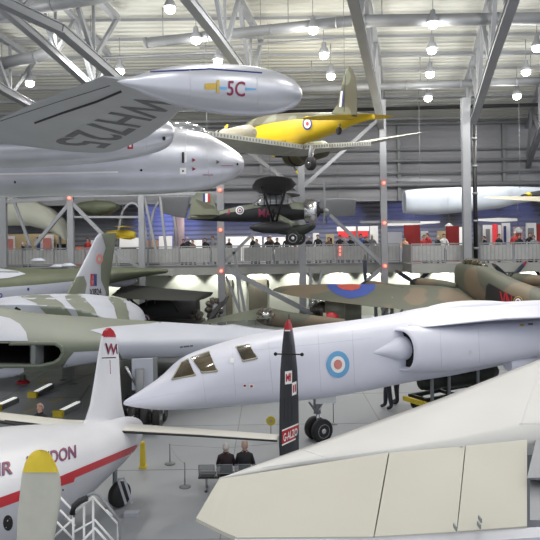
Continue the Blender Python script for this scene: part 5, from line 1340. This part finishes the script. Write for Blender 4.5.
board(502,510,223,250,42.4,'purew','display_board','white board with a blue stripe and red frame'); board(504,506,226,250,42.2,'navy','display_board','slim blue stripe board in front of the white one')
board(513,523,227,250,42.6,'pinkpost','display_board','pinkish board toward the right edge')
board(526,536,223,250,42.4,'purew','display_board','tall white poster board near the right edge')
board(537,548,224,250,42.6,'redpanel','display_board','dark red board at the right edge')
# picture marks on boards
for (a0,a1,b0,b1,D,m,lab) in ((486,490,229,243,42.45,'cgrey','grey picture on the white board right of the pipe'),(528,534,228,240,42.25,'cgrey','grey picture on the tall white poster board'),(328,332,238,243,45.45,'dark','dark picture on the tan upright panel'),(43,51,238,246,46.05,'pinkred','faded map print on the wide white panel'),(8,13,239,246,46.05,'pinkred','faded print on the leftmost white panel'),(515,521,232,242,42.45,'cred','red figure print on the pinkish board')):
    board(a0,a1,b0,b1,D,m,'picture',lab,'poster',th=.03)
# orange drum, small lit counter items
a = U(79,250,41); x = MB(); x.lathe((a.x,41,GZ), (0,0,1), [(0,.42),(.1,.45),(.9,.42),(1.0,.25),(1.25,.2)], 'orange', 20); tag(x.build('orange_drum'), 'orange drum on the gallery beside the grey column', 'drum')
# white curved ring at the far left
t = thing('curved_canopy', 'pale curved canopy arching over the tan wall at far left', 'canopy', (-16,44,5)); mb = MB(); rg = []
for px, py, w in ((-30,213,3.0),(0,214,2.6),(20,214.5,2.4),(36,216,2.1),(50,221,1.8),(60,227,1.4),(67,234,.8),(69.5,239,.15)):
    c = U(px,py,44); rg.append([c+V((0,-1.2,-w*.32)), c+V((0,-1.25,w*.1)), c+V((0,-.8,w*.45)), c+V((0,.8,w*.45)), c+V((0,1.2,-w*.3))])
mb.loft(rg, 'plaster'); mb.build('shell', t); MB().box((U(60,240,44).x,44,5.0),(.12,.2,2.4),'steeld').build('support_post', t)
# white arched frames and blue ribs around the small hanging yellow aircraft
t = thing('arch_frame', 'white arched rib frame before the blue louvres', 'arch', (U(140,225,44).x,44,GZ)); 
for j_, (x0, x1, top, D) in enumerate(((118,146,203,43),(150,176,200,44.5))):
    x = MB(); P = []
    for k in range(13):
        a = math.pi*k/12; P.append(U((x0+x1)/2-math.cos(a)*(x1-x0)/2, 250-(250-top)*math.sin(a)**.7, D))
    x.tube(P, .09, 'bellygrey', 6); x.build('arch_rib', t)
t = thing('small_biplane', 'small yellow biplane hanging in the gallery at left', 'aircraft', U(125,232,42.5)); c = U(123,234.5,42.5)
mb = MB(); mb.loft([ringse(c+V((s,0,dz)), V((0,1,0)), w, w, w, 2, 14) for s, w, dz in ((-1.1,.05,.15),(-.5,.22,.05),(0,.3,0),(.5,.3,-.05),(.8,.2,-.05))], 'dullyellow'); mb.build('fuselage', t)
for dz in (-.22,.5): mb = MB(); wing(mb, [(c+V((.5,-1.6,dz)),c+V((-.2,-1.6,dz)),.06),(c+V((.5,1.6,dz)),c+V((-.2,1.6,dz)),.06)], 'dullyellow', 3); mb.build('wing', t)
mb = MB(); mb.tube([c,V((c.x,c.y,7.9))],.015,'steeld',5); mb.build('hanging_cable', t)
# pale fin shaped airframe high behind (left centre)
t = thing('pale_airframe', 'pale grey wing panel hanging above the pink pillar', 'aircraft', U(180,208,41)); mb = MB()
wing(mb, [(U(158,197,41),U(160,212,41.6),.12),(U(175,196,41),U(176,217,41.8),.16),(U(191,196,41),U(186,218,41.8),.12)], 'steel', 5); mb.build('wing', t); MB().tube([U(175,205,41.3),U(175,205,41.3)+V((0,0,4))],.015,'steeld',5).build('hanging_cable', t)  # pale panel in shade: the shade is put into this darker grey
t = thing('pale_airframe', 'pale grey airframe panel hanging right of the black monoplane propeller', 'aircraft', U(337,208,41)); mb = MB()
wing(mb, [(U(320,199,41),U(318,214,41.6),.12),(U(340,198,41),U(338,217,41.8),.16),(U(356,199,41),U(355,216,41.8),.12)], 'steel', 5); mb.build('wing', t); MB().tube([U(338,205,41.3),U(338,205,41.3)+V((0,0,3))],.015,'steeld',5).build('hanging_cable', t)  # darker grey than the panel itself, standing in for its shade
t = thing('dark_airframe', 'dark green aircraft tail hanging in the gallery beside the fin of the bomber', 'aircraft', U(95,210,41)); mb = MB()
mb.loft([ringse(U(px,(a+b)/2,41.5), V((0,1,0)), .7, (b-a)/F*41.5/2, (b-a)/F*41.5/2, 2.4, 18) for px, a, b in ((74,206,208),(82,202,212),(96,200,217),(110,201,214),(118,204,209))], 'olive'); mb.build('fuselage', t); MB().tube([U(96,204,41.5),U(96,204,41.5)+V((0,0,5))],.015,'steeld',5).build('hanging_cable', t)
for px, py in ((415,226),(449,226),(518,230)):
    a = U(px,py,42.6); x = MB(); x.lathe(a, (0,0,1), [(-.2,.25),(0,.28),(.15,.12),(.2,.04)], 'purew', 14); x.tube([a+V((0,0,.2)), V((a.x,a.y,8.0))], .02, 'steeld', 5)
    tag(x.build('pendant_lamp'), {415:'white pendant lamp before the left red block',449:'white pendant lamp before the right red block',518:'white pendant lamp over the right boards'}[px], 'pendant lamp')
mb = MB(); wing(mb, [(U(478,219,43),U(478,221,42.6),.03),(U(500,218,43),U(500,222,42.6),.12),(U(518,218.5,43),U(518,221,42.6),.04)], 'purew', 4); mb.tube([U(500,219,42.9),V((U(500,219,42.9).x,42.9,8))],.015,'steeld',5); tag(mb.build('model_glider'), 'slim white glider wing hanging over the right display boards', 'aircraft')
mb = MB(); wing(mb, [(U(385,224,43),U(385,226,42.6),.03),(U(405,222,43),U(405,225.5,42.6),.12),(U(440,221,43),U(440,223,42.6),.05)], 'purew', 4); mb.tube([U(405,224,42.9),V((U(405,224,42.9).x,42.9,8))],.015,'steeld',5); tag(mb.build('model_glider'), 'slim white glider wing hanging over the two red blocks', 'aircraft')
# motor bike like dark exhibits on the gallery
for px, w_, lab in ((129,.75,'low dark machine on the gallery below the small yellow biplane, left one'),(152,.6,'low dark machine on the gallery below the blue louvres')):
    a = U(px,248,40); x = MB(); x.loft([ringse(V((a.x+s,40,4.6+dz)), V((0,1,0)), .2, hh, hh, 2.4, 14) for s, hh, dz in ((-w_,.12,0),(-w_*.6,.3,.05),(-.1,.24,.12),(w_*.5,.32,.05),(w_,.1,-.05))], 'grn'); x.box((a.x,40,4.15),(w_*1.4,.4,.7),'dark'); tag(x.build('exhibit_machine'), lab, 'exhibit')
# visitors along the gallery rail
vis = [(24,'coatb','at the tan wall beside the wide map panel'),(28,'cgrey','in front of the tan partition between poster and banner'),(88,'cred','beside the orange drum'),(184,'coatb','just right of the pink pillar'),(188,'coatb','behind the rail left of the red lamp column, first of a pair'),(193,'cbrown','behind the rail left of the red lamp column, second of a pair'),(206,'coatb','behind the black monoplane tail, nearest the column'),
 (213,'cgrey','right beside the red lamp column'),(229,'coatb','behind the rail under the monoplane roundel'),(254,'coatb','behind the rail under the monoplane tank, at its tip'),(257,'cgrey','in pale clothes under the monoplane tank tip'),(268,'coatb','left of the three under the monoplane tank'),(272,'cbrown','middle of the three under the monoplane tank'),(277,'coatb','right of the three under the monoplane tank'),(287,'coatb','just left of the monoplane wheel'),
 (296,'cred','just right of the monoplane wheel'),(309,'coatb','right of the grey column behind the propeller'),(318,'coatb','left of the tan upright panel'),(329,'cbrown','before the tan upright panel'),(340,'coatb','under the red sign, leftmost'),(345,'cgrey','under the red sign, second from left'),(351,'coatb','under the red sign, middle'),(361,'cblue','under the red sign, right of its post'),(366,'coatb','under the red sign, rightmost'),(373,'cgrey','before the white panel right of the red sign'),
 (405,'skinpanel','at the corner of the projecting railing'),(424,'cred','leaning on the railing right of the left red block'),(429,'cred','in red beside the leaning visitor in red'),(438,'coatb','between the two red blocks, left'),(444,'cwhite','between the two red blocks, right'),(486,'coatb','before the grey picture board right of the pipe'),(499,'coatb','bending at the rail before the thin white board'),(515,'cred','before the pinkish board'),(519,'coatb','beside the visitor in red at the pinkish board'),(530,'coatb','before the tall white poster board, left'),(534,'cgrey','before the tall white poster board, right')]
cn_ = dict(coatb='black', cgrey='grey', cbrown='brown', cred='red', cblue='blue', cwhite='white', skinpanel='pale orange')
for i, (px, cl, lab) in enumerate(vis):
    D = 38.75+.9*((i*2)%5)/4 + (0 if px < 410 else -2.1)
    p = U(px,250,D); person((p.x,D,GZ-.03), (math.pi if i % 3 else 2.4)+.3*((i*13)%5-2), cl, 'trous' if i % 2 else 'jean', 'hairb' if i % 4 else 'hairg', 'visitor in '+cn_[cl]+' '+lab, lean=.12 if i % 3 == 0 else 0.0, arm='rail' if i % 2 else 'down', scale=.92+.03*((i*7)%5))
# small red exit text like sign on railing
x = MB(); a = U(340,247,38.1); 
for k in range(3): x.box((a.x,38.1,a.z-.0-.22*k), (.06,.03,.10), 'redglow')
tag(x.build('rail_indicator'), 'small vertical red indicator on the railing right of the grey column', 'sign')
